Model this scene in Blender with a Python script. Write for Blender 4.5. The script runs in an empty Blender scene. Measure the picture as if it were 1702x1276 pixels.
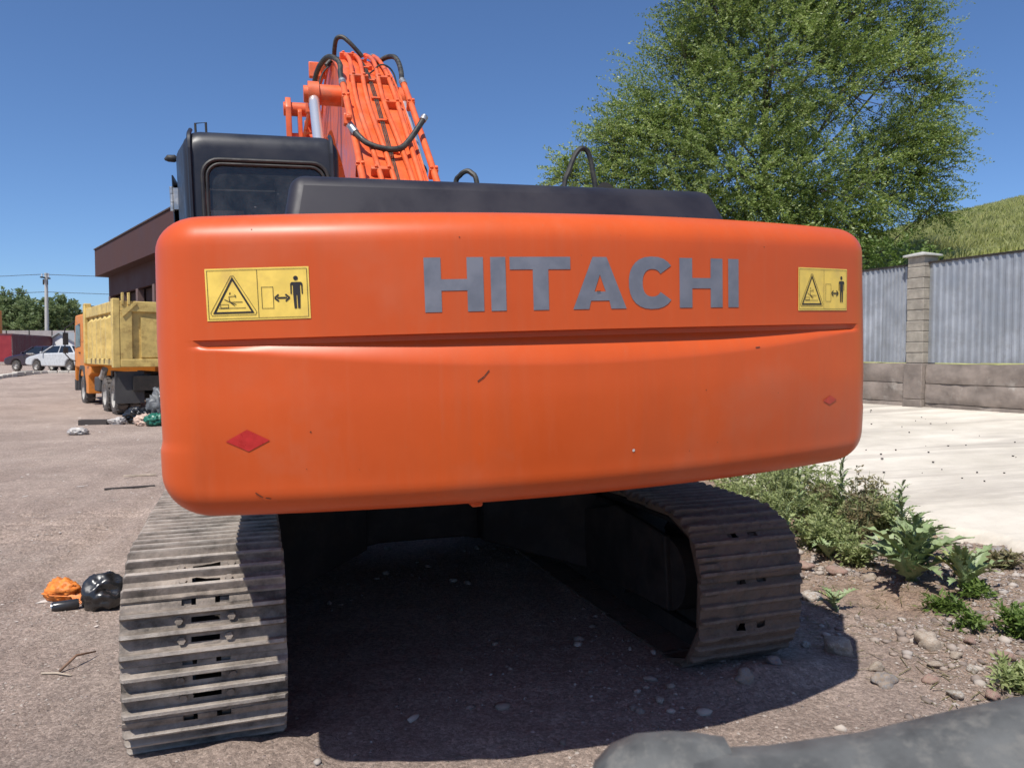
import bpy, bmesh, math, random
import numpy as np
from mathutils import Vector, Matrix, noise as mnoise
R = math.radians
random.seed(7)
rng = np.random.default_rng(7)
sc = bpy.context.scene
col = sc.collection

# ------------------------------------------------------------------ camera, sky, sun, exposure
FPX = 1250.0
CAM_H = 1.6
cam_d = bpy.data.cameras.new('camera')
cam = bpy.data.objects.new('camera', cam_d)
col.objects.link(cam)
cam_d.sensor_width = 36.0
cam_d.lens = FPX / 1702.0 * 36.0
cam_d.clip_start = 0.02
cam_d.clip_end = 3000
cam.location = (0, 0, CAM_H)
cam.rotation_euler = (R(90) - math.atan((638 - 590) / FPX), 0, 0)
cam_d.dof.use_dof = True
cam_d.dof.focus_distance = 4.0
cam_d.dof.aperture_fstop = 9.0
sc.camera = cam

SUN_TO = Vector((-0.260, -0.550, 1.0)).normalized()
world = bpy.data.worlds.new('World')
sc.world = world
world.use_nodes = True
wn = world.node_tree.nodes
wl = world.node_tree.links
sky = wn.new('ShaderNodeTexSky')
sky.sky_type = 'NISHITA'
sky.sun_disc = False
sky.sun_elevation = math.asin(SUN_TO.z)
sky.sun_rotation = math.atan2(SUN_TO.x, SUN_TO.y)
sky.altitude = 0
sky.air_density = 0.8
sky.dust_density = 0.55
sky.ozone_density = 10.0
wl.new(sky.outputs[0], wn['Background'].inputs[0])
wn['Background'].inputs[1].default_value = 0.12
sun_d = bpy.data.lights.new('sun', 'SUN')
sun_d.energy = 4.6
sun_d.angle = R(0.55)
sun_d.color = (1.0, 0.955, 0.89)
sun = bpy.data.objects.new('sun', sun_d)
col.objects.link(sun)
sun.rotation_euler = SUN_TO.to_track_quat('Z', 'Y').to_euler()
sc.view_settings.view_transform = 'Standard'
sc.view_settings.look = 'None'
sc.view_settings.exposure = 0.22
sc.view_settings.gamma = 1.0

# ------------------------------------------------------------------ helpers
def tag(o, label=None, cat=None, group=None, kind=None):
    if label: o['label'] = label
    if cat: o['category'] = cat
    if group: o['group'] = group
    if kind: o['kind'] = kind
    return o

def empty(name, loc=(0, 0, 0), rot=(0, 0, 0), parent=None):
    o = bpy.data.objects.new(name, None)
    col.objects.link(o)
    o.location = loc
    o.rotation_euler = rot
    o.empty_display_size = 0.2
    o.parent = parent
    return o

def link(name, me, parent=None, loc=None, rot=None, scale=None):
    o = bpy.data.objects.new(name, me)
    col.objects.link(o)
    o.parent = parent
    if loc is not None: o.location = loc
    if rot is not None: o.rotation_euler = rot
    if scale is not None: o.scale = scale
    return o

class MB:
    """collects geometry for ONE mesh object"""
    def __init__(s):
        s.v = []; s.f = []; s.m = []
    def add(s, vs, fs, m=0):
        b = len(s.v)
        s.v.extend([tuple(p) for p in vs])
        for f in fs:
            s.f.append(tuple(i + b for i in f)); s.m.append(m)
        return s
    def box(s, c, d, rot=None, m=0, taper=1.0):
        hx, hy, hz = d[0] / 2, d[1] / 2, d[2] / 2
        vs = []
        for z in (-1, 1):
            t = taper if z > 0 else 1.0
            for x, y in ((-1, -1), (1, -1), (1, 1), (-1, 1)):
                p = Vector((x * hx * t, y * hy * t, z * hz))
                if rot is not None: p = rot @ p
                vs.append(p + Vector(c))
        return s.add(vs, [(3, 2, 1, 0), (4, 5, 6, 7), (0, 1, 5, 4), (1, 2, 6, 5), (2, 3, 7, 6), (3, 0, 4, 7)], m)
    def b2(s, a, b, m=0):
        return s.box([(a[i] + b[i]) / 2 for i in range(3)], [abs(b[i] - a[i]) for i in range(3)], None, m)
    def tube(s, pts, r, n=8, m=0, cap=True):
        pts = [Vector(p) for p in pts]
        k = len(pts)
        rs = list(r) if hasattr(r, '__len__') else [r] * k
        vs = []; fs = []
        t0 = (pts[1] - pts[0]).normalized()
        up = Vector((0, 0, 1)) if abs(t0.z) < 0.9 else Vector((1, 0, 0))
        nrm = (up - t0 * up.dot(t0)).normalized()
        for i in range(k):
            a = pts[max(0, i - 1)]; b = pts[min(k - 1, i + 1)]
            t = (b - a).normalized()
            nrm = nrm - t * nrm.dot(t)
            nrm = nrm.normalized() if nrm.length > 1e-6 else t.orthogonal().normalized()
            bn = t.cross(nrm)
            for j in range(n):
                an = 2 * math.pi * j / n
                vs.append(pts[i] + (nrm * math.cos(an) + bn * math.sin(an)) * rs[i])
        for i in range(k - 1):
            for j in range(n):
                fs.append((i * n + j, i * n + (j + 1) % n, (i + 1) * n + (j + 1) % n, (i + 1) * n + j))
        if cap:
            fs.append(tuple(range(n - 1, -1, -1)))
            fs.append(tuple((k - 1) * n + j for j in range(n)))
        return s.add(vs, fs, m)
    def prism(s, poly, x0, x1, axis='x', m=0):
        """poly 2D extruded along axis; the other two axes in order"""
        def P(a, u, v):
            return (a, u, v) if axis == 'x' else ((u, a, v) if axis == 'y' else (u, v, a))
        n = len(poly)
        vs = [P(x0, *p) for p in poly] + [P(x1, *p) for p in poly]
        fs = [tuple(range(n - 1, -1, -1)), tuple(range(n, 2 * n))]
        for i in range(n):
            fs.append((i, (i + 1) % n, n + (i + 1) % n, n + i))
        return s.add(vs, fs, m)
    def loops(s, loops, m=0, cap0=False, cap1=False, close=True):
        n = len(loops[0]); vs = []; fs = []
        for l in loops: vs.extend(l)
        for i in range(len(loops) - 1):
            for j in range(n if close else n - 1):
                fs.append((i * n + j, i * n + (j + 1) % n, (i + 1) * n + (j + 1) % n, (i + 1) * n + j))
        if cap0: fs.append(tuple(range(n - 1, -1, -1)))
        if cap1: fs.append(tuple((len(loops) - 1) * n + j for j in range(n)))
        return s.add(vs, fs, m)
    def mesh(s, name, mats, smooth=False, fix=True):
        me = bpy.data.meshes.new(name)
        me.from_pydata(s.v, [], s.f)
        for mt in (mats if isinstance(mats, (list, tuple)) else [mats]): me.materials.append(mt)
        if any(s.m): me.polygons.foreach_set('material_index', s.m)
        if fix:
            bm = bmesh.new(); bm.from_mesh(me)
            bmesh.ops.recalc_face_normals(bm, faces=bm.faces)
            bm.to_mesh(me); bm.free()
        if smooth: me.polygons.foreach_set('use_smooth', [True] * len(me.polygons))
        me.update()
        return me
    def build(s, name, mats, parent=None, smooth=False, bevel=0, seg=2, angle=None, loc=None, rot=None, fix=True):
        o = link(name, s.mesh(name, mats, smooth, fix), parent, loc, rot)
        if bevel:
            b = o.modifiers.new('bevel', 'BEVEL'); b.width = bevel; b.segments = seg; b.limit_method = 'ANGLE'; b.angle_limit = R(35)
            o.data.polygons.foreach_set('use_smooth', [True] * len(o.data.polygons))
            b.harden_normals = False
        if (bevel or smooth) and angle is None: angle = 40
        if angle and (bevel or smooth):
            try: o.data.set_sharp_from_angle(angle=R(angle))
            except Exception: pass
        return o

def np_mesh(name, verts, faces, mats, smooth=False, k=None):
    verts = np.asarray(verts, np.float32); faces = np.asarray(faces, np.int32)
    k = faces.shape[1]
    me = bpy.data.meshes.new(name)
    me.vertices.add(len(verts)); me.vertices.foreach_set('co', verts.ravel())
    me.loops.add(faces.size); me.loops.foreach_set('vertex_index', faces.ravel())
    me.polygons.add(len(faces))
    me.polygons.foreach_set('loop_start', np.arange(0, faces.size, k, dtype=np.int32))
    try: me.polygons.foreach_set('loop_total', np.full(len(faces), k, dtype=np.int32))
    except Exception: pass
    for mt in (mats if isinstance(mats, (list, tuple)) else [mats]): me.materials.append(mt)
    if smooth: me.polygons.foreach_set('use_smooth', np.ones(len(faces), bool))
    me.update(calc_edges=True)
    me.validate()
    return me

def copy_tree(o, parent=None):
    c = o.copy(); col.objects.link(c); c.parent = parent
    for ch in list(o.children): copy_tree(ch, c)
    return c

def smooth_path(pts, n=6):
    """Catmull-Rom"""
    P = [Vector(p) for p in pts]
    P = [P[0] * 2 - P[1]] + P + [P[-1] * 2 - P[-2]]
    out = []
    for i in range(1, len(P) - 2):
        for k in range(n):
            t = k / n
            a, b, c, d = P[i - 1], P[i], P[i + 1], P[i + 2]
            out.append(0.5 * ((2 * b) + (c - a) * t + (2 * a - 5 * b + 4 * c - d) * t * t + (3 * b - a - 3 * c + d) * t ** 3))
    out.append(P[-2])
    return out

def sstep(a, b, x):
    t = np.clip((np.asarray(x, float) - a) / (b - a), 0, 1)
    return t * t * (3 - 2 * t)

# vectorised value noise
_perm = rng.permutation(512)
def vnoise(x, y):
    x = np.asarray(x, float); y = np.asarray(y, float)
    xi = np.floor(x).astype(int); yi = np.floor(y).astype(int)
    xf = x - xi; yf = y - yi
    u = xf * xf * (3 - 2 * xf); v = yf * yf * (3 - 2 * yf)
    def h(a, b): return _perm[(_perm[a & 511] + b) & 511] / 511.0
    return ((h(xi, yi) * (1 - u) + h(xi + 1, yi) * u) * (1 - v) + (h(xi, yi + 1) * (1 - u) + h(xi + 1, yi + 1) * u) * v)
def fbm(x, y, o=4):
    s = 0; a = 0.5
    for i in range(o):
        s = s + a * vnoise(x * 2 ** i + 17.3 * i, y * 2 ** i + 5.1 * i); a *= 0.5
    return s

# ------------------------------------------------------------------ materials
MATS = {}
def nt(name):
    m = bpy.data.materials.new(name); m.use_nodes = True
    t = m.node_tree; b = t.nodes['Principled BSDF']
    MATS[name] = m
    return m, t, t.nodes, t.links, b
def rgb(c): return (c[0], c[1], c[2], 1.0)
def mix_col(t, fac, a, b):
    n = t.nodes.new('ShaderNodeMix'); n.data_type = 'RGBA'
    for sock, val in ((n.inputs[0], fac), (n.inputs[6], a), (n.inputs[7], b)):
        if isinstance(val, bpy.types.NodeSocket): t.links.new(val, sock)
        elif isinstance(val, (tuple, list)): sock.default_value = rgb(val)
        else: sock.default_value = val
    return n.outputs[2]
def noise_fac(t, vec, scale, detail=4, rough=0.6, lo=0.35, hi=0.65, dist=0.0, w=None):
    n = t.nodes.new('ShaderNodeTexNoise'); n.inputs['Scale'].default_value = scale
    n.inputs['Detail'].default_value = detail; n.inputs['Roughness'].default_value = rough; n.inputs['Distortion'].default_value = dist
    if vec is not None: t.links.new(vec, n.inputs['Vector'])
    r = t.nodes.new('ShaderNodeMapRange'); r.inputs[1].default_value = lo; r.inputs[2].default_value = hi
    t.links.new(n.outputs[0], r.inputs[0])
    return r.outputs[0], n.outputs[0]
def coords(t, kind='Object', scale=None, rnd=False):
    tc = t.nodes.new('ShaderNodeTexCoord'); out = tc.outputs[kind]
    if rnd:
        oi = t.nodes.new('ShaderNodeObjectInfo')
        mm = t.nodes.new('ShaderNodeMath'); mm.operation = 'MULTIPLY'; mm.inputs[1].default_value = 37.0
        t.links.new(oi.outputs['Random'], mm.inputs[0])
        ad = t.nodes.new('ShaderNodeVectorMath'); ad.operation = 'ADD'
        t.links.new(out, ad.inputs[0]); t.links.new(mm.outputs[0], ad.inputs[1]); out = ad.outputs[0]
    if scale:
        mp = t.nodes.new('ShaderNodeMapping'); mp.inputs['Scale'].default_value = scale
        t.links.new(out, mp.inputs[0]); out = mp.outputs[0]
    return out
def math_n(t, op, a, b=0.0, clamp=False):
    n = t.nodes.new('ShaderNodeMath'); n.operation = op; n.use_clamp = clamp
    for i, v in enumerate((a, b)):
        if isinstance(v, bpy.types.NodeSocket): t.links.new(v, n.inputs[i])
        else: n.inputs[i].default_value = v
    return n.outputs[0]
def bump(t, b, height, strength, dist=0.01):
    n = t.nodes.new('ShaderNodeBump'); n.inputs['Strength'].default_value = strength; n.inputs['Distance'].default_value = dist
    t.links.new(height, n.inputs['Height']); t.links.new(n.outputs[0], b.inputs['Normal'])
def mat(name, c, rough=0.6, metal=0.0, var=0.15, scale=6.0, bmp=0.0, bscale=60.0, coat=0.0, spec=0.5, c2=None, f2=0.5, s2=3.0, rnd=False, rv=0.12):
    m, t, N, L, b = nt(name)
    v = coords(t, 'Object', rnd=rnd)
    f, raw = noise_fac(t, v, scale)
    a = tuple(x * (1 - var) for x in c); d = tuple(min(1, x * (1 + var)) for x in c)
    out = mix_col(t, f, a, d)
    if c2:
        lo = 1 - f2
        f3, _ = noise_fac(t, v, s2, detail=6, rough=0.68, lo=lo - 0.1, hi=lo + 0.12)
        out = mix_col(t, f3, out, c2)
    L.new(out, b.inputs['Base Color'])
    rr = t.nodes.new('ShaderNodeMapRange'); rr.inputs[3].default_value = max(0, rough - rv); rr.inputs[4].default_value = min(1, rough + rv)
    L.new(f, rr.inputs[0]); L.new(rr.outputs[0], b.inputs['Roughness'])
    b.inputs['Metallic'].default_value = metal
    b.inputs['Coat Weight'].default_value = coat; b.inputs['Coat Roughness'].default_value = 0.15
    b.inputs['Specular IOR Level'].default_value = spec
    if bmp:
        _, h = noise_fac(t, v, bscale, detail=5)
        bump(t, b, h, bmp)
    return m

def make_materials():
    # orange machine paint: rain streaks, dust film with its own patchy shape
    m, t, N, L, b = nt('orange_paint')
    v = coords(t)
    f1, _ = noise_fac(t, v, 1.6, 5, 0.6)
    c = mix_col(t, f1, (0.565, 0.082, 0.014), (0.635, 0.097, 0.018))
    vs = coords(t, scale=(38, 38, 1.3))
    f2, _ = noise_fac(t, vs, 1.0, 4, 0.6, 0.5, 0.85)
    f2 = math_n(t, 'MULTIPLY', f2, 0.18)
    c = mix_col(t, f2, c, (0.52, 0.16, 0.075))
    f3, _ = noise_fac(t, v, 0.9, 6, 0.65, 0.52, 0.82)
    f3 = math_n(t, 'MULTIPLY', f3, 0.55)
    c = mix_col(t, f3, c, (0.48, 0.19, 0.11))
    vs2 = coords(t, scale=(9, 9, 0.55))
    f5, _ = noise_fac(t, vs2, 1.0, 5, 0.65, 0.5, 0.72)
    c = mix_col(t, math_n(t, 'MULTIPLY', f5, 0.2), c, (0.40, 0.10, 0.04))
    fc, _ = noise_fac(t, v, 19, 6, 0.75, 0.735, 0.75)
    c = mix_col(t, math_n(t, 'MULTIPLY', fc, 0.8), c, (0.16, 0.055, 0.03))
    f4, r4 = noise_fac(t, v, 55, 5, 0.7, 0.66, 0.74)
    f4 = math_n(t, 'MULTIPLY', f4, 0.35)
    c = mix_col(t, f4, c, (0.42, 0.17, 0.09))
    L.new(c, b.inputs['Base Color'])
    rr = t.nodes.new('ShaderNodeMapRange'); rr.inputs[3].default_value = 0.38; rr.inputs[4].default_value = 0.66
    L.new(f3, rr.inputs[0]); L.new(rr.outputs[0], b.inputs['Roughness'])
    b.inputs['Coat Weight'].default_value = 0.05; b.inputs['Coat Roughness'].default_value = 0.3; b.inputs['Specular IOR Level'].default_value = 0.33
    _, h = noise_fac(t, v, 9, 3); bump(t, b, h, 0.02, 0.01)
    mat('boom_orange', (0.74, 0.125, 0.03), 0.45, var=0.14, scale=5, coat=0.15, c2=(0.5, 0.16, 0.08), f2=0.38, s2=4)
    mat('letter_grey', (0.21, 0.215, 0.24), 0.42, metal=0.35, var=0.12, scale=14)
    mat('label_yellow', (0.86, 0.60, 0.11), 0.4, var=0.08, scale=20, c2=(0.72, 0.47, 0.11), f2=0.35, s2=12)
    mat('label_black', (0.02, 0.017, 0.015), 0.45, var=0.2)
    mat('reflector_red', (0.50, 0.022, 0.02), 0.35, var=0.12, scale=40)
    mat('scratch_dark', (0.05, 0.025, 0.015), 0.7, var=0.3)
    mat('hood_black', (0.024, 0.023, 0.030), 0.48, var=0.15, scale=4, spec=.3, c2=(0.032, 0.030, 0.036), f2=0.45, s2=2.5)
    mat('cab_grey', (0.022, 0.024, 0.032), 0.42, var=0.15, scale=4, spec=.35, c2=(0.032, 0.033, 0.04), f2=0.4, s2=3)
    mat('rubber', (0.022, 0.021, 0.02), 0.6, var=0.25, scale=12, c2=(0.05, 0.045, 0.04), f2=0.4, s2=8)
    mat('hose_rubber', (0.028, 0.027, 0.024), 0.55, var=0.3, scale=20, c2=(0.075, 0.068, 0.05), f2=0.45, s2=10)
    mat('interior', (0.09, 0.094, 0.098), 0.8, var=0.2)
    mat('chrome', (0.88, 0.88, 0.87), 0.2, metal=0.7, var=0.0, rv=0.0)
    mat('steel_light', (0.45, 0.45, 0.44), 0.4, metal=0.8, var=0.2, scale=20)
    mat('dark_steel', (0.018, 0.015, 0.013), 0.8, var=0.3, scale=6, c2=(0.04, 0.03, 0.024), f2=0.45, s2=5)
    # track shoe steel with dust and worn grouser tips
    for nm, dust, amt in (('shoe_steel', (0.36, 0.305, 0.255), 0.5), ('shoe_mud', (0.20, 0.14, 0.105), 0.62)):
        m, t, N, L, b = nt(nm)
        v = coords(t, rnd=True)
        f, raw = noise_fac(t, v, 16, 6, 0.7)
        c = mix_col(t, f, (0.055, 0.045, 0.036), (0.16, 0.135, 0.11))
        f2, _ = noise_fac(t, v, 5.5, 6, 0.7, 1 - amt - 0.12, 1 - amt + 0.14)
        c = mix_col(t, f2, c, dust)
        tc = t.nodes.new('ShaderNodeTexCoord'); sp = t.nodes.new('ShaderNodeSeparateXYZ'); L.new(tc.outputs['Object'], sp.inputs[0])
        r = t.nodes.new('ShaderNodeMapRange'); r.inputs[1].default_value = 0.026; r.inputs[2].default_value = 0.036
        L.new(sp.outputs[2], r.inputs[0])
        f5, _ = noise_fac(t, v, 12, 5, 0.7, 0.3, 0.6)
        tip = math_n(t, 'MULTIPLY', r.outputs[0], f5)
        tip = math_n(t, 'MULTIPLY', tip, 0.75 if nm == 'shoe_steel' else 0.25)
        c = mix_col(t, tip, c, (0.56, 0.51, 0.45))
        f6, r6 = noise_fac(t, v, 130, 4, 0.7, 0.6, 0.75)
        c = mix_col(t, math_n(t, 'MULTIPLY', f6, 0.3), c, (0.34, 0.29, 0.24))
        L.new(c, b.inputs['Base Color'])
        b.inputs['Roughness'].default_value = 0.72
        L.new(math_n(t, 'MULTIPLY', tip, 0.4), b.inputs['Metallic'])
        _, h = noise_fac(t, v, 70 if nm == 'shoe_steel' else 26, 8, 0.78); bump(t, b, h, 0.6 if nm == 'shoe_steel' else 1.0, 0.012 if nm == 'shoe_steel' else 0.03)
    # ground: mauve-brown dusty yard on the left, browner stony soil on the right
    m, t, N, L, b = nt('yard_dirt')
    v = coords(t)
    sp = t.nodes.new('ShaderNodeSeparateXYZ'); L.new(v, sp.inputs[0])
    lat = math_n(t, 'ADD', math_n(t, 'MULTIPLY', sp.outputs[0], 0.956), math_n(t, 'MULTIPLY', sp.outputs[1], 0.293))
    _, wob = noise_fac(t, v, 1.3, 5, 0.6)
    lat = math_n(t, 'ADD', lat, math_n(t, 'MULTIPLY', wob, 1.5))
    rr = t.nodes.new('ShaderNodeMapRange'); rr.inputs[1].default_value = 3.6; rr.inputs[2].default_value = 4.4
    L.new(lat, rr.inputs[0])
    f1, _ = noise_fac(t, v, 0.55, 6, 0.62, 0.36, 0.64)
    ca = mix_col(t, f1, (0.39, 0.298, 0.243), (0.55, 0.43, 0.352))
    f1b, _ = noise_fac(t, coords(t, scale=(1.0, 3.2, 1)), 0.6, 6, 0.7, 0.55, 0.72)
    ca = mix_col(t, math_n(t, 'MULTIPLY', f1b, 0.5), ca, (0.42, 0.36, 0.30))
    f2, _ = noise_fac(t, v, 5, 6, 0.7, 0.35, 0.65)
    cb = mix_col(t, f2, (0.28, 0.175, 0.112), (0.54, 0.40, 0.29))
    c = mix_col(t, rr.outputs[0], ca, cb)
    f9, _ = noise_fac(t, v, 3.2, 7, 0.75, 0.42, 0.62)
    c = mix_col(t, math_n(t, 'MULTIPLY', f9, 0.30), c, (0.20, 0.155, 0.132))
    f3, r3 = noise_fac(t, v, 28, 6, 0.75, 0.3, 0.7)
    c = mix_col(t, math_n(t, 'MULTIPLY', f3, 0.22), c, (0.17, 0.135, 0.118))
    f7, r7 = noise_fac(t, v, 170, 4, 0.8, 0.42, 0.60)
    c = mix_col(t, math_n(t, 'MULTIPLY', f7, 0.48), c, (0.16, 0.125, 0.107))
    f8, r8 = noise_fac(t, v, 95, 5, 0.8, 0.56, 0.70)
    c = mix_col(t, math_n(t, 'MULTIPLY', f8, 0.6), c, (0.62, 0.54, 0.47))
    vor = t.nodes.new('ShaderNodeTexVoronoi'); vor.inputs['Scale'].default_value = 42; L.new(v, vor.inputs['Vector'])
    peb = t.nodes.new('ShaderNodeMapRange'); peb.inputs[1].default_value = 0.30; peb.inputs[2].default_value = 0.16
    L.new(vor.outputs['Distance'], peb.inputs[0])
    sel, _ = noise_fac(t, v, 17, 3, 0.6, 0.54, 0.6)
    pf = math_n(t, 'MULTIPLY', peb.outputs[0], sel)
    vo2 = t.nodes.new('ShaderNodeTexVoronoi'); vo2.inputs['Scale'].default_value = 62; L.new(v, vo2.inputs['Vector'])
    sx = t.nodes.new('ShaderNodeSeparateColor'); L.new(vo2.outputs['Color'], sx.inputs[0])
    gr = t.nodes.new('ShaderNodeMapRange'); gr.inputs[1].default_value = 0.15; gr.inputs[2].default_value = 0.95; gr.inputs[3].default_value = 0.80; gr.inputs[4].default_value = 1.24; L.new(sx.outputs[0], gr.inputs[0])
    vo3 = t.nodes.new('ShaderNodeTexVoronoi'); vo3.inputs['Scale'].default_value = 120; L.new(v, vo3.inputs['Vector'])
    sx3 = t.nodes.new('ShaderNodeSeparateColor'); L.new(vo3.outputs['Color'], sx3.inputs[0])
    gr3 = t.nodes.new('ShaderNodeMapRange'); gr3.inputs[3].default_value = 0.86; gr3.inputs[4].default_value = 1.18; L.new(sx3.outputs[1], gr3.inputs[0])
    hs = t.nodes.new('ShaderNodeVectorMath'); hs.operation = 'SCALE'; L.new(c, hs.inputs[0]); L.new(math_n(t, 'MULTIPLY', gr.outputs[0], gr3.outputs[0]), hs.inputs[3]); c = hs.outputs[0]
    pc = mix_col(t, 0.6, vor.outputs['Color'], (0.36, 0.32, 0.29))
    pc = mix_col(t, 0.75, pc, (0.36, 0.315, 0.285))
    c = mix_col(t, math_n(t, 'MULTIPLY', pf, 0.55), c, pc)
    L.new(c, b.inputs['Base Color'])
    b.inputs['Roughness'].default_value = 0.95; b.inputs['Specular IOR Level'].default_value = 0.2
    _, h1 = noise_fac(t, v, 60, 8, 0.75)
    hh = math_n(t, 'ADD', math_n(t, 'MULTIPLY', pf, 0.5), h1)
    hh = math_n(t, 'ADD', hh, math_n(t, 'MULTIPLY', r7, 0.35)); hh = math_n(t, 'SUBTRACT', hh, math_n(t, 'MULTIPLY', vo2.outputs['Distance'], 0.22)); bump(t, b, hh, 0.9, 0.02)
    # pale concrete yard with grey drag streaks
    m, t, N, L, b = nt('yard_concrete')
    v = coords(t)
    f1, _ = noise_fac(t, v, 0.8, 6, 0.65)
    c = mix_col(t, f1, (0.50, 0.452, 0.372), (0.70, 0.64, 0.54))
    vs = coords(t, scale=(0.28, 1.5, 1))
    f2, _ = noise_fac(t, vs, 1.0, 7, 0.68, 0.46, 0.62, dist=0.5)
    c = mix_col(t, math_n(t, 'MULTIPLY', f2, 0.7), c, (0.36, 0.32, 0.27))
    f3, _ = noise_fac(t, v, 35, 5, 0.7, 0.62, 0.72)
    c = mix_col(t, math_n(t, 'MULTIPLY', f3, 0.5), c, (0.22, 0.2, 0.18))
    L.new(c, b.inputs['Base Color']); b.inputs['Roughness'].default_value = 0.9
    _, h = noise_fac(t, v, 25, 8, 0.7); bump(t, b, h, 0.35, 0.01)
    for i, (nm, c) in enumerate((('stone_tan', (0.42, 0.36, 0.29)), ('stone_grey', (0.26, 0.245, 0.235)), ('stone_red', (0.33, 0.2, 0.165)), ('stone_white', (0.5, 0.47, 0.42)), ('stone_blue', (0.2, 0.2, 0.225)))):
        mat(nm, c, 0.9, var=0.3, scale=9, bmp=0.7, bscale=16, c2=(.33, .255, .19), f2=0.5, s2=2.5, rnd=True)
    # gravel: random tint per stone
    m, t, N, L, b = nt('gravel')
    g = t.nodes.new('ShaderNodeNewGeometry')
    cr = t.nodes.new('ShaderNodeValToRGB')
    el = cr.color_ramp.elements
    el[0].position = 0; el[0].color = (0.17, 0.135, 0.115, 1); el[1].position = 1; el[1].color = (0.44, 0.38, 0.32, 1)
    for p, cc in ((0.3, (0.25, 0.205, 0.175, 1)), (0.55, (0.3, 0.235, 0.19, 1)), (0.75, (0.36, 0.32, 0.285, 1))):
        e = el.new(p); e.color = cc
    L.new(g.outputs['Random Per Island'], cr.inputs[0]); L.new(cr.outputs[0], b.inputs['Base Color']); b.inputs['Roughness'].default_value = 0.9
    # leaves
    def leaf(name, ramp, trans=0.35, rough=0.5):
        m, t, N, L, b = nt(name)
        g = t.nodes.new('ShaderNodeNewGeometry'); cr = t.nodes.new('ShaderNodeValToRGB')
        el = cr.color_ramp.elements
        el[0].color = rgb(ramp[0]); el[1].color = rgb(ramp[-1])
        for i, cc in enumerate(ramp[1:-1]):
            e = el.new((i + 1) / (len(ramp) - 1)); e.color = rgb(cc)
        L.new(g.outputs['Random Per Island'], cr.inputs[0])
        v = coords(t); f, _ = noise_fac(t, v, 0.6, 3)
        c = mix_col(t, math_n(t, 'MULTIPLY', f, 0.5), cr.outputs[0], tuple(x * 0.7 for x in ramp[0]))
        L.new(c, b.inputs['Base Color']); b.inputs['Roughness'].default_value = rough
        tr = t.nodes.new('ShaderNodeBsdfTranslucent'); L.new(c, tr.inputs['Color'])
        mx = t.nodes.new('ShaderNodeMixShader'); mx.inputs[0].default_value = trans
        L.new(b.outputs[0], mx.inputs[1]); L.new(tr.outputs[0], mx.inputs[2])
        L.new(mx.outputs[0], t.nodes['Material Output'].inputs['Surface'])
    leaf('elm_leaf', [(0.13, 0.205, 0.05), (0.235, 0.325, 0.075), (0.35, 0.43, 0.115), (0.56, 0.62, 0.29)], 0.42, 0.45)
    leaf('far_leaf', [(0.16, 0.22, 0.09), (0.22, 0.29, 0.12), (0.28, 0.34, 0.16)], 0.42)  # distance haze put into the colour: leaf tones lightened
    leaf('bush_leaf', [(0.10, 0.17, 0.03), (0.16, 0.24, 0.05), (0.2, 0.27, 0.07)], 0.35)
    leaf('weed_leaf', [(0.25, 0.31, 0.11), (0.36, 0.42, 0.17), (0.50, 0.53, 0.26)], 0.42)
    leaf('dry_leaf', [(0.2, 0.19, 0.085), (0.28, 0.25, 0.12), (0.2, 0.14, 0.08)], 0.3)
    leaf('hill_grass', [(0.34, 0.37, 0.12), (0.44, 0.47, 0.16), (0.54, 0.55, 0.24), (0.62, 0.6, 0.3)], 0.5, 0.7)
    mat('thistle_leaf', (0.20, 0.26, 0.115), 0.5, var=0.3, scale=14, bmp=0.3, bscale=45, c2=(0.26, 0.3, 0.17), f2=0.38, s2=9, rnd=True)
    mat('thistle_pale', (0.27, 0.31, 0.12), 0.5, var=0.25, scale=12, bmp=0.25, bscale=45, c2=(0.4, 0.37, 0.12), f2=0.4, s2=6, rnd=True)
    mat('stem_green', (0.2, 0.24, 0.12), 0.6, var=0.2)
    mat('bark', (0.13, 0.10, 0.075), 0.9, var=0.35, scale=8, bmp=0.6, bscale=18)
    mat('hill_soil', (0.30, 0.31, 0.12), 0.95, var=0.3, scale=1.2, c2=(0.24, 0.22, 0.10), f2=0.45, s2=0.8)
    # fence
    mat('zinc_sheet', (0.345, 0.362, 0.385), 0.42, metal=0.35, var=0.16, scale=1.2, c2=(0.29, 0.30, 0.31), f2=0.45, s2=4, rnd=True)
    mat('block_concrete', (0.32, 0.285, 0.232), 0.92, var=0.2, scale=7, bmp=0.6, bscale=30, c2=(0.27, 0.235, 0.195), f2=0.4, s2=6, rnd=True)
    mat('cap_concrete', (0.44, 0.43, 0.385), 0.9, var=0.15, scale=8, bmp=0.4)
    mat('wall_concrete', (0.225, 0.185, 0.155), 0.95, var=0.28, scale=2.2, bmp=0.9, bscale=9, c2=(0.40, 0.36, 0.31), f2=0.33, s2=3.2)
    mat('mortar', (0.24, 0.22, 0.19), 0.95, var=0.2)
    # shed, truck, background
    mat('brown_cladding', (0.078, 0.040, 0.037), 0.75, var=0.06, scale=.5, spec=.2)
    mat('brown_panel', (0.06, 0.038, 0.033), 0.8, var=0.15, scale=1.0)
    mat('brown_post', (0.15, 0.095, 0.085), 0.75, var=0.1)
    mat('bed_yellow', (0.62, 0.45, 0.145), 0.62, var=0.18, scale=3, c2=(0.36, 0.23, 0.07), f2=0.40, s2=4.5, bmp=0.2)
    mat('bed_inside', (0.12, 0.075, 0.06), 0.8, var=0.25)
    mat('truck_orange', (0.66, 0.22, 0.03), 0.5, var=0.12, scale=3, c2=(0.45, 0.17, 0.04), f2=0.35, s2=3)
    mat('tyre', (0.045, 0.041, 0.038), 0.85, var=0.25, scale=9, c2=(0.13, 0.11, 0.095), f2=0.5, s2=5)
    mat('rim_grey', (0.36, 0.34, 0.31), 0.6, var=0.25, scale=8)
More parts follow.
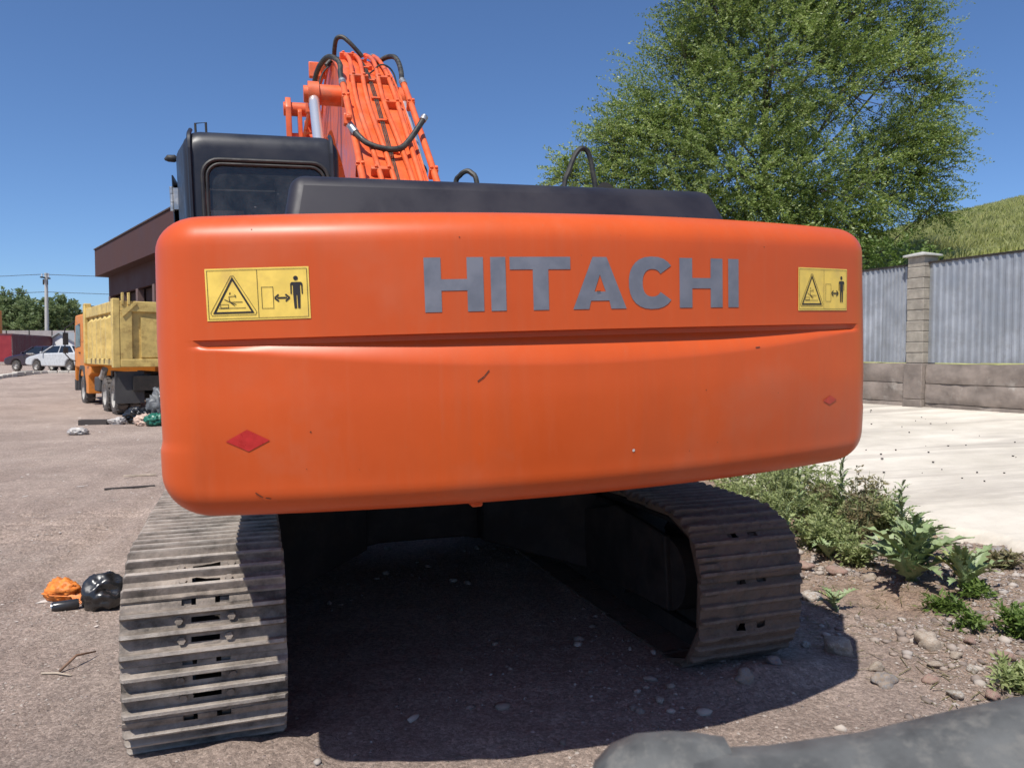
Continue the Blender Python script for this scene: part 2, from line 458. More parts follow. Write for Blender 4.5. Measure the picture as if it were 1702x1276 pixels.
    mat('mudflap', (0.055, 0.053, 0.052), 0.75, var=0.2, scale=4)
    mat('car_plum', (0.026, 0.012, 0.022), 0.25, var=0.1, coat=0.6)
    mat('car_white', (0.5, 0.51, 0.51), 0.3, var=0.06, coat=0.4, c2=(0.5, 0.5, 0.48), f2=0.3, s2=3)
    mat('car_glass', (0.012, 0.014, 0.016), 0.1, var=0.1, spec=0.8)
    mat('lamp_glass', (0.6, 0.62, 0.64), 0.15, var=0.1)
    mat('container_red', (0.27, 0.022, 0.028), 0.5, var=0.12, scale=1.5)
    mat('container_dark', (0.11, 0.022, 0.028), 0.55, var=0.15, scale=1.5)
    mat('panel_grey', (0.34, 0.31, 0.30), 0.85, var=0.12, scale=2)
    mat('gable_white', (0.72, 0.72, 0.71), 0.8, var=0.06)
    mat('roof_grey', (0.30, 0.31, 0.31), 0.7, var=0.1)
    mat('pole_concrete', (0.46, 0.45, 0.41), 0.9, var=0.1)
    mat('kerb_pale', (0.56, 0.52, 0.45), 0.9, var=0.2, scale=4, bmp=0.5)
    mat('bag_black', (0.018, 0.018, 0.019), 0.3, var=0.2, spec=0.7, scale=10)
    mat('bag_white', (0.46, 0.43, 0.40), 0.45, var=0.1)
    mat('bag_pink', (0.52, 0.38, 0.3), 0.6, var=0.25, scale=9)
    mat('bag_green', (0.02, 0.15, 0.10), 0.4, var=0.2)
    mat('bag_grey', (0.12, 0.125, 0.13), 0.5, var=0.3)
    mat('mesh_orange', (0.68, 0.2, 0.03), 0.6, var=0.3, scale=20)
    mat('can_silver', (0.6, 0.6, 0.6), 0.25, metal=0.9, var=0.1)
    mat('can_dark', (0.04, 0.04, 0.042), 0.3, metal=0.3, var=0.2)
    mat('bottle_green', (0.01, 0.3, 0.1), 0.4, var=0.1)
    mat('wood_stick', (0.22, 0.13, 0.085), 0.85, var=0.3, scale=14)
    mat('wood_pale', (0.46, 0.38, 0.29), 0.85, var=0.2, scale=14)
    mat('paper', (0.60, 0.54, 0.48), 0.8, var=0.15)
    mat('plank_dark', (0.05, 0.042, 0.038), 0.8, var=0.2)
    mat('blade_steel', (0.085, 0.086, 0.082), 0.7, var=0.35, scale=14, c2=(0.17, 0.16, 0.14), f2=0.40, s2=30, bmp=0.2, bscale=25)
    mat('blade_chip', (0.30, 0.33, 0.34), 0.6, var=0.2)
    # glass: thin pane, reflects by fresnel, slightly smoky
    for nm, tint, dirt in (('cab_glass', (0.55, 0.63, 0.63), 0.11), ('clear_plastic', (0.82, 0.92, 0.86), 0.12)):
        m, t, N, L, b = nt(nm)
        tr = t.nodes.new('ShaderNodeBsdfTransparent'); tr.inputs[0].default_value = rgb(tint)
        gl = t.nodes.new('ShaderNodeBsdfGlossy'); gl.inputs['Roughness'].default_value = 0.03; gl.inputs[0].default_value = (1, 1, 1, 1)
        fr = t.nodes.new('ShaderNodeFresnel'); fr.inputs[0].default_value = 1.5
        mx = t.nodes.new('ShaderNodeMixShader'); L.new(fr.outputs[0], mx.inputs[0]); L.new(tr.outputs[0], mx.inputs[1]); L.new(gl.outputs[0], mx.inputs[2])
        df = t.nodes.new('ShaderNodeBsdfDiffuse'); df.inputs[0].default_value = (0.34, 0.36, 0.36, 1)
        v = coords(t); f, _ = noise_fac(t, v, 6, 7, 0.75, 0.4, 0.8)
        fs, _ = noise_fac(t, v, 60, 2, 0.5, 0.76, 0.78)
        ff = math_n(t, 'MULTIPLY', math_n(t, 'ADD', math_n(t, 'ADD', f, 0.25), math_n(t, 'MULTIPLY', fs, 4.0)), dirt, True)
        m2 = t.nodes.new('ShaderNodeMixShader'); L.new(ff, m2.inputs[0]); L.new(mx.outputs[0], m2.inputs[1]); L.new(df.outputs[0], m2.inputs[2])
        L.new(m2.outputs[0], t.nodes['Material Output'].inputs['Surface'])
make_materials()
M = MATS

# ------------------------------------------------------------------ the machine's frame (X right, Y forward, Z up; origin under the rear of the counterweight)
PSI = R(17.04); RHO = R(1.92); MCX, MCY = -0.995, -2.206
cP, sP = math.cos(PSI), math.sin(PSI)
def lat_of(x, y):      # machine lateral coordinate of a world point
    return x * cP + y * sP + MCX
def fwd_of(x, y):
    return -x * sP + y * cP + MCY
def m2w(X, Y, Z):
    c, s = math.cos(RHO), math.sin(RHO)
    X, Z = X * c - Z * s, X * s + Z * c
    a, b = X - MCX, Y - MCY
    return (a * cP - b * sP, a * sP + b * cP, Z)

# ------------------------------------------------------------------ ground
L_K = [-60, -6, -3, -1.7, 0, 1.7, 2.5, 3.2, 4.2, 10.5, 16, 60]
Z_K = [-0.05, -0.04, -0.02, -0.005, 0.0, 0.01, 0.07, 0.12, 0.17, 0.56, 0.7, 0.7]
def ground_base(x, y):
    x = np.asarray(x, float); y = np.asarray(y, float)
    l = lat_of(x, y)
    z = np.interp(l, L_K, Z_K)
    far = 0.70 * sstep(20, 42, y) * sstep(2, -6, x)
    return z + far
def ground_z(x, y):
    x = np.asarray(x, float); y = np.asarray(y, float)
    l = lat_of(x, y); s = fwd_of(x, y)
    z = ground_base(x, y)
    near = sstep(40, 12, np.hypot(x, y))
    rough = (fbm(x * 0.9, y * 0.9, 3) - 0.44) * 0.05 + (fbm(x * 4.5 + 9, y * 4.5, 4) - 0.46) * 0.03
    right = sstep(1.75, 2.4, l)
    rough = rough + right * ((fbm(x * 2.2, y * 2.2 + 31, 3) - 0.42) * 0.10 + (fbm(x * 11, y * 11, 3) - 0.43) * 0.035)
    lump = (fbm(x * 14 + 3, y * 14, 3) - 0.44) * 0.018
    under = sstep(2.1, 1.6, np.abs(l)) * sstep(0.9, 1.3, s)      # pressed flat beneath the machine
    rough = rough * (1 - 0.75 * under)
    # soil pushed up behind the track ends
    for lc in (-1.3, 1.3):
        rough = rough + 0.05 * np.exp(-((l - lc) / 0.42) ** 4) * np.exp(-((s - 0.92) / 0.16) ** 2) * (0.4 + fbm(x * 9, y * 9, 3))
    # pressed grouser marks
    a = 0.97 * x + 0.25 * y; bb = -0.25 * x + 0.97 * y
    px, py = x + 4.25, y - 7.0
    ua = px * 0.985 + py * 0.17; va = -px * 0.17 + py * 0.985
    patch = sstep(0.75, 0.45, np.abs(ua) - 0.1 * va) * sstep(0.95, 0.7, np.abs(va)) * sstep(0.28, 0.5, fbm(x * 3, y * 3, 3))
    rough = rough + patch * 0.05 * (np.abs((va / 0.19) % 1.0 - 0.5) * 2 - 0.6)
    # wheel ruts on the far yard
    rut = np.sin((x * 0.86 + y * 0.5) * 2.4 + 2 * fbm(x * 0.3, y * 0.3, 2)) * 0.018 * sstep(9, 13, y) * sstep(-1.5, -3, x)
    for c0, wv in ((-3.1, .16), (-4.3, .2), (-2.4, .13)):      # old tyre ruts
        q = (l - c0 - .25 * np.sin(s * .35 + c0)) / wv
        rut = rut + (-.022 * np.exp(-q ** 2) + .012 * np.exp(-(np.abs(q) - 1.5) ** 2 * 2)) * sstep(2, 4, s) * (0.4 + fbm(x * 1.5, y * 1.5, 3))
    rut = rut + (fbm(x * 1.3, y * 2.6, 4) - 0.45) * 0.16 * sstep(22, 30, y) * sstep(60, 40, y) * sstep(2, -6, x)
    return z + rough * near + lump * near * sstep(12, 6, y) + rut

def axis(lo, hi, step, far_lo, far_hi, grow=1.13):
    c = list(np.arange(lo, hi + 1e-6, step))
    s = step; a = c[-1]
    while a < far_hi:
        s *= grow; a += s; c.append(a)
    s = step; a = c[0]; pre = []
    while a > far_lo:
        s *= grow; a -= s; pre.append(a)
    return np.array(pre[::-1] + c)
def build_ground():
    xs = axis(-5.2, 4.6, 0.034, -900, 900, 1.07)
    ys = axis(2.4, 8.2, 0.034, -80, 1500, 1.05)
    X, Y = np.meshgrid(xs, ys)
    Z = ground_z(X, Y)
    V = np.stack([X, Y, Z], -1).reshape(-1, 3)
    nx, ny = len(xs), len(ys)
    i = np.arange(nx * ny).reshape(ny, nx)
    F = np.stack([i[:-1, :-1], i[:-1, 1:], i[1:, 1:], i[1:, :-1]], -1).reshape(-1, 4)
    o = link('ground', np_mesh('ground', V, F, M['yard_dirt'], True))
    tag(o, kind='structure')
build_ground()

def gz(x, y): return float(ground_z(np.array([x]), np.array([y]))[0])

def build_yard():
    # concrete yard: in (lateral, forward) machine coordinates, ragged near edge
    ls = np.concatenate([np.arange(0, 1.2, 0.05), np.arange(1.2, 9.0, 0.2)])
    ss = np.concatenate([np.arange(-3.0, 9, 0.08), np.arange(9, 30, 0.5)])
    Lg, Sg = np.meshgrid(ls, ss)
    edge = 3.98 + 0.22 * (fbm(Sg * 0.9, Sg * 0 + 4, 4) - 0.45) * 2 + 0.10 * (fbm(Sg * 6, Sg * 0 + 9, 3) - 0.45) * 2 - 0.02 * np.maximum(Sg - 4, 0)
    Lg = Lg + edge
    a = Lg - MCX; b = Sg - MCY
    X = a * cP - b * sP; Y = a * sP + b * cP
    Z = ground_base(X, Y) + 0.10 + (fbm(X * 0.7, Y * 0.7, 3) - 0.45) * 0.03 + (fbm(X * 7, Y * 7, 3) - 0.45) * 0.008
    Z[:, 0] -= 0.16
    Z[:, 1] -= 0.02 + 0.03 * fbm(X[:, 1] * 8, Y[:, 1] * 8, 2)
    V = np.stack([X, Y, Z], -1).reshape(-1, 3)
    ny, nx = X.shape
    i = np.arange(nx * ny).reshape(ny, nx)
    F = np.stack([i[:-1, :-1], i[:-1, 1:], i[1:, 1:], i[1:, :-1]], -1).reshape(-1, 4)
    tag(link('concrete_yard', np_mesh('concrete_yard', V, F, M['yard_concrete'], True)), kind='structure')
build_yard()

def build_hill():
    xs = np.linspace(3, 110, 90); ts = np.linspace(0, 1.6, 50)
    Xg, T = np.meshgrid(xs, ts)
    yf = np.maximum(14 - (Xg - 7.6) * 2.368 + 1.2, 4.0); yf = np.minimum(yf, 26)
    Yg = yf + (42 - yf) * T
    zc = np.maximum(7.8 + 0.245 * (Xg - 19.1) + 0.7 * (fbm(Xg * 0.12, Xg * 0, 2) - 0.4), 0.7)
    Z = 0.55 + (zc - 0.55) * np.where(T < 1, np.sin(np.minimum(T, 1) * math.pi / 2) ** 1.1, 1 - 0.12 * (T - 1)) + (fbm(Xg * 0.5, Yg * 0.5, 3) - 0.45) * 0.35 * np.minimum(T * 3, 1)
    V = np.stack([Xg, Yg, Z], -1).reshape(-1, 3)
    ny, nx = Xg.shape; i = np.arange(nx * ny).reshape(ny, nx)
    F = np.stack([i[:-1, :-1], i[:-1, 1:], i[1:, 1:], i[1:, :-1]], -1).reshape(-1, 4)
    tag(link('hill', np_mesh('hill', V, F, M['hill_soil'], True)), kind='structure')
    # grass blades where the slope is in sight
    n = 90000
    u = rng.uniform(0.36, 0.80, n); D = rng.uniform(22, 45, n)
    x = u * D; y = D
    yf = np.clip(14 - (x - 7.6) * 2.368 + 1.2, 4.0, 26); T = (y - yf) / (42 - yf)
    zc = np.maximum(7.8 + 0.245 * (x - 19.1) + 0.7 * (fbm(x * 0.12, x * 0, 2) - 0.4), 0.7)
    z = 0.55 + (zc - 0.55) * np.where(T < 1, np.sin(np.clip(T, 0, 1) * math.pi / 2) ** 1.1, 1 - 0.12 * (T - 1)) + (fbm(x * 0.5, y * 0.5, 3) - 0.45) * 0.35 * np.clip(T * 3, 0, 1)
    ok = (T > 0.02) & (fbm(x * 0.8, y * 0.8, 3) + rng.uniform(-.25, .25, n) > 0.3)
    x, y, z = x[ok], y[ok], z[ok]; n = len(x)
    h = rng.uniform(0.10, 0.30, n) * (0.6 + 0.9 * fbm(x * 0.7 + 8, y * 0.7, 3)); wd = rng.uniform(0.012, 0.024, n)
    a = rng.uniform(0, 2 * math.pi, n); lx = rng.normal(0, 0.06, n) + 0.02; ly = rng.normal(0, 0.06, n)
    b0 = np.stack([x - np.cos(a) * wd, y - np.sin(a) * wd, z - 0.05], -1); b1 = np.stack([x + np.cos(a) * wd, y + np.sin(a) * wd, z - 0.05], -1)
    m1 = np.stack([x + lx * 0.35 + np.cos(a) * wd * .7, y + ly * 0.35 + np.sin(a) * wd * .7, z + h * 0.6], -1)
    tp = np.stack([x + lx, y + ly, z + h], -1)
    V = np.stack([b0, b1, m1, tp], 1).reshape(-1, 3); F = np.arange(n * 4).reshape(n, 4)
    tag(link('hill_grass', np_mesh('hill_grass', V, F, M['hill_grass'])), 'tall rough green grass covering the hillside beyond the fence', 'grass', kind='stuff')
build_hill()

# ------------------------------------------------------------------ EXCAVATOR
EX = empty('excavator', ((-MCX) * cP - (-MCY) * sP, (-MCX) * sP + (-MCY) * cP, 0), (0, -RHO, PSI))
tag(EX, 'orange and black tracked excavator seen from behind, its boom raised', 'excavator')

CWW, CWB = 1.306, 0.2277
def cw_d(x, z, side):
    """outward offset of the counterweight skin at height z (x = lateral place on the rear, side = 0 rear .. 1 flank)"""
    zt, zb = 2.062, 1.135
    r1, r2 = 0.105, 0.10 + 0.04 * side
    d = 0.0
    if z > zt - r1:
        q = min(1.0, (z - (zt - r1)) / r1); d -= r1 * 1.15 * (1 - math.sqrt(max(0, 1 - q * q)))
    if z < zb + r2:
        q = min(1.0, (zb + r2 - z) / r2); d -= r2 * 1.1 * (1 - math.sqrt(max(0, 1 - q * q)))
    d += (0.006 * (1 - side) - 0.012 * side) * max(0, (z - 1.69) / 0.3) if z > 1.69 else 0
    e = float(sstep(1.195, 1.15, abs(x))) * (1 - side)
    # groove under the upper half, then an up-facing chamfer
    hb = 0.078 * max(0.0, 1 - (x / 1.13) ** 2) + 0.012
    g_top, g_bot = 1.683, 1.664
    dep = 0.034 * max(0.42, min(1.0, hb / 0.075))
    if z <= g_top and z > g_bot:
        d -= e * dep * min(1, (g_top - z) / 0.003)
    elif z <= g_bot and z > g_bot - hb:
        d -= e * dep * max(0.0, 1 - (g_bot - z) / hb) ** 1.45
    if z <= g_bot:
        d -= 0.024 * (1 - side) * max(0.0, min(1.0, (1.5 - z) / 0.26)) ** 1.5
    d += 0.008 * side * float(sstep(1.385, 1.34, z))
    return d
def cw_pt(x, z, off=0.0):
    """point on the rear skin"""
    sl = 2 * CWB * x / CWW ** 2; k = math.sqrt(1 + sl * sl); n = (sl / k, -1 / k)
    y = CWB * (x / CWW) ** 2
    d = cw_d(x, z, 0) + off
    return (x + n[0] * d, y + n[1] * d, z)
def build_counterweight():
    rc = 0.17; path = []
    xc = CWW - rc; yc = None
    sl = 2 * CWB * xc / CWW ** 2
    xs_arc = xc + rc * sl / math.sqrt(1 + sl * sl)
    x_t = xc; # tangent point on arc is found by stepping
    # solve for tangent point x_t: centre = point - n*rc with centre.x = CWW - rc
    lo, hi = 0.5, CWW
    for _ in range(60):
        mid = (lo + hi) / 2; s = 2 * CWB * mid / CWW ** 2; k = math.sqrt(1 + s * s)
        if mid - s / k * rc < xc: lo = mid
        else: hi = mid
    x_t = lo; s = 2 * CWB * x_t / CWW ** 2; k = math.sqrt(1 + s * s)
    cy = CWB * (x_t / CWW) ** 2 + rc / k
    a0 = math.atan2(-1 / k, s / k)          # normal angle at the tangent point
    right = []
    for x in np.linspace(0, x_t, 64): 
        q = 2 * CWB * x / CWW ** 2; kk = math.sqrt(1 + q * q)
        right.append((x, CWB * (x / CWW) ** 2, q / kk, -1 / kk, x, 0.0))
    for i in range(1, 13):
        a = a0 + (0 - a0) * i / 12
        right.append((xc + rc * math.cos(a), cy + rc * math.sin(a), math.cos(a), math.sin(a), x_t + 0.01 * i, i / 12))
    for y in np.linspace(cy, 0.98, 8)[1:]:
        right.append((CWW, y, 1, 0, x_t + 0.2, 1.0))
    path = [(-p[0], p[1], -p[2], p[3], -p[4], p[5]) for p in right[::-1]] + right[1:]
    zs = []
    def zr(a, b, n): zs.extend(np.linspace(a, b, n, endpoint=False))
    q = np.sin(np.linspace(math.pi / 2, 0, 10, endpoint=False)); zs.extend(2.062 - 0.105 + 0.105 * q)
    zr(1.957, 1.69, 8); zs += [1.686, 1.6835, 1.683, 1.6815, 1.680, 1.676, 1.670, 1.666, 1.6645, 1.664, 1.6635, 1.660]
    zr(1.655, 1.56, 20); zr(1.56, 1.385, 8); zr(1.385, 1.345, 8); zr(1.345, 1.235, 6)
    q = np.sin(np.linspace(0, math.pi / 2, 10)); zs.extend(1.235 - 0.10 * q)
    b = MB(); loops = []
    def off(p, d, z): return (p[0] + p[2] * d, p[1] + p[3] * d, z)
    loops.append([off(p, -0.42, 2.066) for p in path])
    for z in zs: loops.append([off(p, cw_d(p[4], z, p[5]), z) for p in path])
    loops.append([off(p, -0.42, 1.130) for p in path])
    b.loops(loops, close=False)
    n = len(path); nl = len(loops)
    b.f.append(tuple(range(n)))                         # top inner fill
    b.f.append(tuple((nl - 1) * n + i for i in range(n - 1, -1, -1)))
    b.f.append(tuple(i * n for i in range(nl)) + tuple(i * n + n - 1 for i in range(nl - 1, -1, -1)))
    b.m = [0] * len(b.f)
    o = b.build('counterweight', M['orange_paint'], EX, smooth=True, angle=32)
    return o
CW = build_counterweight()

def skin_mesh(name, polys, mats, parent, off=0.0022, maxlen=0.035, label=None):
    """flat print pieces [(outline polygon, material index, extra offset)] laid on the counterweight skin"""
    V = []; F = []; MI = []
    for poly, mi, ex in polys:
        bm = bmesh.new()
        f = bm.faces.new([bm.verts.new((p[0], p[1], 0)) for p in poly]); f.normal_update()
        bmesh.ops.triangulate(bm, faces=bm.faces)
        for _ in range(6):
            long = [e for e in bm.edges if e.calc_length() > maxlen]
            if not long: break
            bmesh.ops.subdivide_edges(bm, edges=long, cuts=1)
            bmesh.ops.triangulate(bm, faces=[f for f in bm.faces if len(f.verts) > 3])
        base = len(V); bm.verts.index_update()
        for v in bm.verts: V.append(cw_pt(v.co.x, v.co.y, off + ex))
        for f in bm.faces:
            F.append([base + v.index for v in f.verts]); MI.append(mi)
        bm.free()
    me = bpy.data.meshes.new(name); me.from_pydata(V, [], F)
    for mt in mats: me.materials.append(mt)
    me.polygons.foreach_set('material_index', MI)
    bm = bmesh.new(); bm.from_mesh(me)
    for f in bm.faces:
        if f.normal.y > 0: f.normal_flip()
    bm.to_mesh(me); bm.free()
    o = link(name, me, parent)
    if label: o['label'] = label
    return o

def build_lettering():
    z0, z1 = 1.746, 1.909
    h = z1 - z0
    def rect(x0, x1, a, b): return [(x0, z0 + a * h), (x1, z0 + a * h), (x1, z0 + b * h), (x0, z0 + b * h)]
    def H(x0, x1):
        s = 0.050
        return [[(x0, z0), (x0 + s, z0), (x0 + s, z0 + .39 * h), (x1 - s, z0 + .39 * h), (x1 - s, z0), (x1, z0), (x1, z1), (x1 - s, z1), (x1 - s, z0 + .60 * h), (x0 + s, z0 + .60 * h), (x0 + s, z1), (x0, z1)]]
    def T(x0, x1):
        xm = (x0 + x1) / 2
        return [[(xm - .025, z0), (xm + .025, z0), (xm + .025, z1 - .235 * h), (x1, z1 - .235 * h), (x1, z1), (x0, z1), (x0, z1 - .235 * h), (xm - .025, z1 - .235 * h)]]
    def A(x0, x1):
        xm = (x0 + x1) / 2; t = 0.024; s = 0.054
        def xl(z): return x0 + (xm - t - x0) * (z - z0) / h
        def xr(z): return x1 + (xm + t - x1) * (z - z0) / h
        za, zb = z0 + .16 * h, z0 + .335 * h; zi = z0 + .66 * h
        sl = s * 0.92
        L1 = [(x0, z0), (x0 + s, z0), (xl(za) + sl, za), (xr(za) - sl, za), (x1 - s, z0), (x1, z0), (xr(zb), zb), (xl(zb), zb)]
        L2 = [(xl(zb), zb), (xl(zb) + sl, zb), (xm, zi), (xm, z1), (xm - t, z1)]
        L3 = [(xr(zb) - sl, zb), (xr(zb), zb), (xm + t, z1), (xm, z1), (xm, zi)]
        return [L1, L2, L3]
    def C(x0, x1):
        xm = (x0 + x1) / 2; zm = (z0 + z1) / 2
        ro = ((x1 - x0) / 2, h / 2 + .003); ri = (ro[0] - .050, h / 2 - .037)
        out = []; angs = np.linspace(R(38), R(322), 22)
        for i in range(21):
            q = []
            for a, rr in ((angs[i], ri), (angs[i], ro), (angs[i + 1], ro), (angs[i + 1], ri)):
                ca, sa = math.cos(a), math.sin(a)
                k = 0.86
                q.append((xm + rr[0] * math.copysign(abs(ca) ** k, ca), zm + rr[1] * math.copysign(abs(sa) ** k, sa)))
            out.append(q)
        return out
    for polys in (H(-.522, -.344), [rect(-.322, -.275, 0, 1)], T(-.262, -.067), A(-.06, .124), C(.133, .306), H(.322, .496), [rect(.52, .565, 0, 1)]):
        skin_mesh('letter', [(p, 0, 0) for p in polys], [M['letter_grey']], CW, 0.0015)
build_lettering()

def build_labels():
    def ring(poly, t):
        c = (sum(p[0] for p in poly) / len(poly), sum(p[1] for p in poly) / len(poly)); out = []
        n = len(poly)
        inner = []
        for i in range(n):
            p0 = Vector(poly[i - 1]); p = Vector(poly[i]); p1 = Vector(poly[(i + 1) % n])
            d0 = (p - p0).normalized(); d1 = (p1 - p).normalized()
            n0 = Vector((-d0.y, d0.x)); n1 = Vector((-d1.y, d1.x)); b = (n0 + n1); b = b / max(.2, b.dot(n0))
            inner.append(tuple(p + b * t))
        for i in range(n): out.append([poly[i], poly[(i + 1) % n], inner[(i + 1) % n], inner[i]])
        return out
    def seg(a, b, t):
        d = (Vector(b) - Vector(a)).normalized(); nn = Vector((-d.y, d.x)) * t / 2
        a, b = Vector(a), Vector(b)
        return [tuple(a - nn), tuple(b - nn), tuple(b + nn), tuple(a + nn)]
    def disc(c, r, n=12): return [(c[0] + r * math.cos(2 * math.pi * i / n), c[1] + r * math.sin(2 * math.pi * i / n)) for i in range(n)]
    for (X0, X1, Z0, Z1) in ((-1.143, -.852, 1.738, 1.890), (.848, 1.122, 1.733, 1.888)):
        W = X1 - X0; Hh = Z1 - Z0
        # drawing coordinates 0..200 x 0..105
        def T(p): return (X0 + p[0] / 200 * W, Z0 + p[1] / 105 * Hh)
        P = []
        def add(poly, mi=1, ex=.0012): P.append(([T(p) for p in poly], mi, ex))
        add([(0, 0), (200, 0), (200, 105), (0, 105)], 0, 0)
        for q in ring([(3.5, 3.5), (196.5, 3.5), (196.5, 101.5), (3.5, 101.5)], .9): add(q)
        add(seg((100, 4), (100, 101), .9))
        tri = [(12, 14), (92, 14), (52, 88)]
        for q in ring([(7, 16), (10, 10), (94, 10), (97, 16), (55, 90), (49, 90)], .9): add(q)
        for q in ring(tri, 3.6): add(q)
        # crushed figure, block and ground line
        add(seg((24, 25), (76, 25), 1.0))
        for q in ring([(27, 25.5), (43, 25.5), (43, 33), (27, 33)], .9): add(q)
        for a, b in (((35, 43), (46, 37)), ((46, 37), (58, 32)), ((46, 37), (44, 48)), ((46, 37), (70, 37)), ((44, 48), (55, 49)), ((55, 49), (58, 46)), ((46, 37), (55, 29)), ((44, 42), (50, 33)), ((48, 55), (45, 53)), ((45, 53), (47, 57)), ((55, 52), (58, 49))):
            add(seg(a, b, 1.2))
        # machine outline, double arrow, standing figure
        for q in ring([(107, 22), (130, 22), (130, 66), (107, 66)], .9): add(q)
        add(seg((137, 43), (156, 43), 3.4))
        for sx, x in ((1, 132), (-1, 161)):
            add(seg((x, 43), (x + sx * 8, 50), 3.2)); add(seg((x, 43), (x + sx * 8, 36), 3.2))
        add(disc((174, 82), 4.6))
        add([(166, 74), (184, 74), (187, 71), (187, 50), (184.5, 50), (184, 68), (182, 68), (182, 48), (168, 48), (168, 68), (166, 68), (165.5, 50), (163, 50), (163, 71)])
        add([(168, 48), (174.3, 48), (174.3, 21), (169.5, 21)]); add([(175.7, 48), (182, 48), (181, 21), (176.4, 21)])
        skin_mesh('warning_label', P, [M['label_yellow'], M['label_black']], CW, .0018)
    skin_mesh('reflective_diamond', [([(-1.112, 1.381), (-1.049, 1.349), (-.986, 1.381), (-1.049, 1.415)], 0, 0)], [M['reflector_red']], CW, .0018)
    skin_mesh('reflective_diamond', [([(.985, 1.398), (1.024, 1.381), (1.066, 1.397), (1.025, 1.416)], 0, 0)], [mat('faded_red', (0.50, 0.055, 0.03), .6, var=.2, scale=30)], CW, .0018)
    skin_mesh('scratch', [(seg((-.372, 1.533), (-.35, 1.548), .0035), 0, 0), (seg((-.35, 1.549), (-.335, 1.566), .003), 0, 0)], [M['scratch_dark']], CW, .002)
    skin_mesh('scratch', [(seg((-1.04, 1.222), (-1.02, 1.206), .003), 0, 0), (seg((-1.012, 1.205), (-.997, 1.201), .003), 0, 0)], [M['scratch_dark']], CW, .002)
    skin_mesh('scratch', [(seg((.02, 1.801), (.033, 1.801), .003), 0, .002)], [M['scratch_dark']], CW, .002)
    skin_mesh('scratch', [(seg((.64, 1.606), (.66, 1.607), .003), 0, 0)], [M['scratch_dark']], CW, .002)
    rgc = np.random.default_rng(44); ch = []
    for i in range(11):
        x = float(rgc.uniform(-1.15, 1.15)); z = float(rgc.choice([rgc.uniform(1.17, 1.3), rgc.uniform(1.3, 1.55), rgc.uniform(1.93, 2.02)])); r = float(rgc.uniform(.001, .0028))
        ch.append(([(x + r * float(rgc.uniform(.5, 1.4)) * math.cos(a), z + r * float(rgc.uniform(.4, 1.2)) * math.sin(a)) for a in np.linspace(0, 6.28, 7, endpoint=False)], 0, 0))
    o = skin_mesh('paint_chips', ch, [M['scratch_dark']], CW, .0016); o['kind'] = 'stuff'
    skin_mesh('paint_chip', [(disc((.147, 1.285), .005), 0, 0)], [M['paper']], CW, .0016)
    b = MB(); y = cw_pt(-.348, 1.16)[1] + .09
    b.b2((-.367, y, 1.115), (-.33, y + .08, 1.16)); b.build('tab', M['orange_paint'], CW, bevel=.006)
build_labels()

def rrect(x0, x1, z0, z1, r, y, n=6):
    out = []
    for cx, cz, a0 in ((x1 - r, z1 - r, 0), (x0 + r, z1 - r, 90), (x0 + r, z0 + r, 180), (x1 - r, z0 + r, 270)):
        for i in range(n + 1):
            a = R(a0 + 90 * i / n); out.append((cx + r * math.cos(a), y, cz + r * math.sin(a)))
    return out

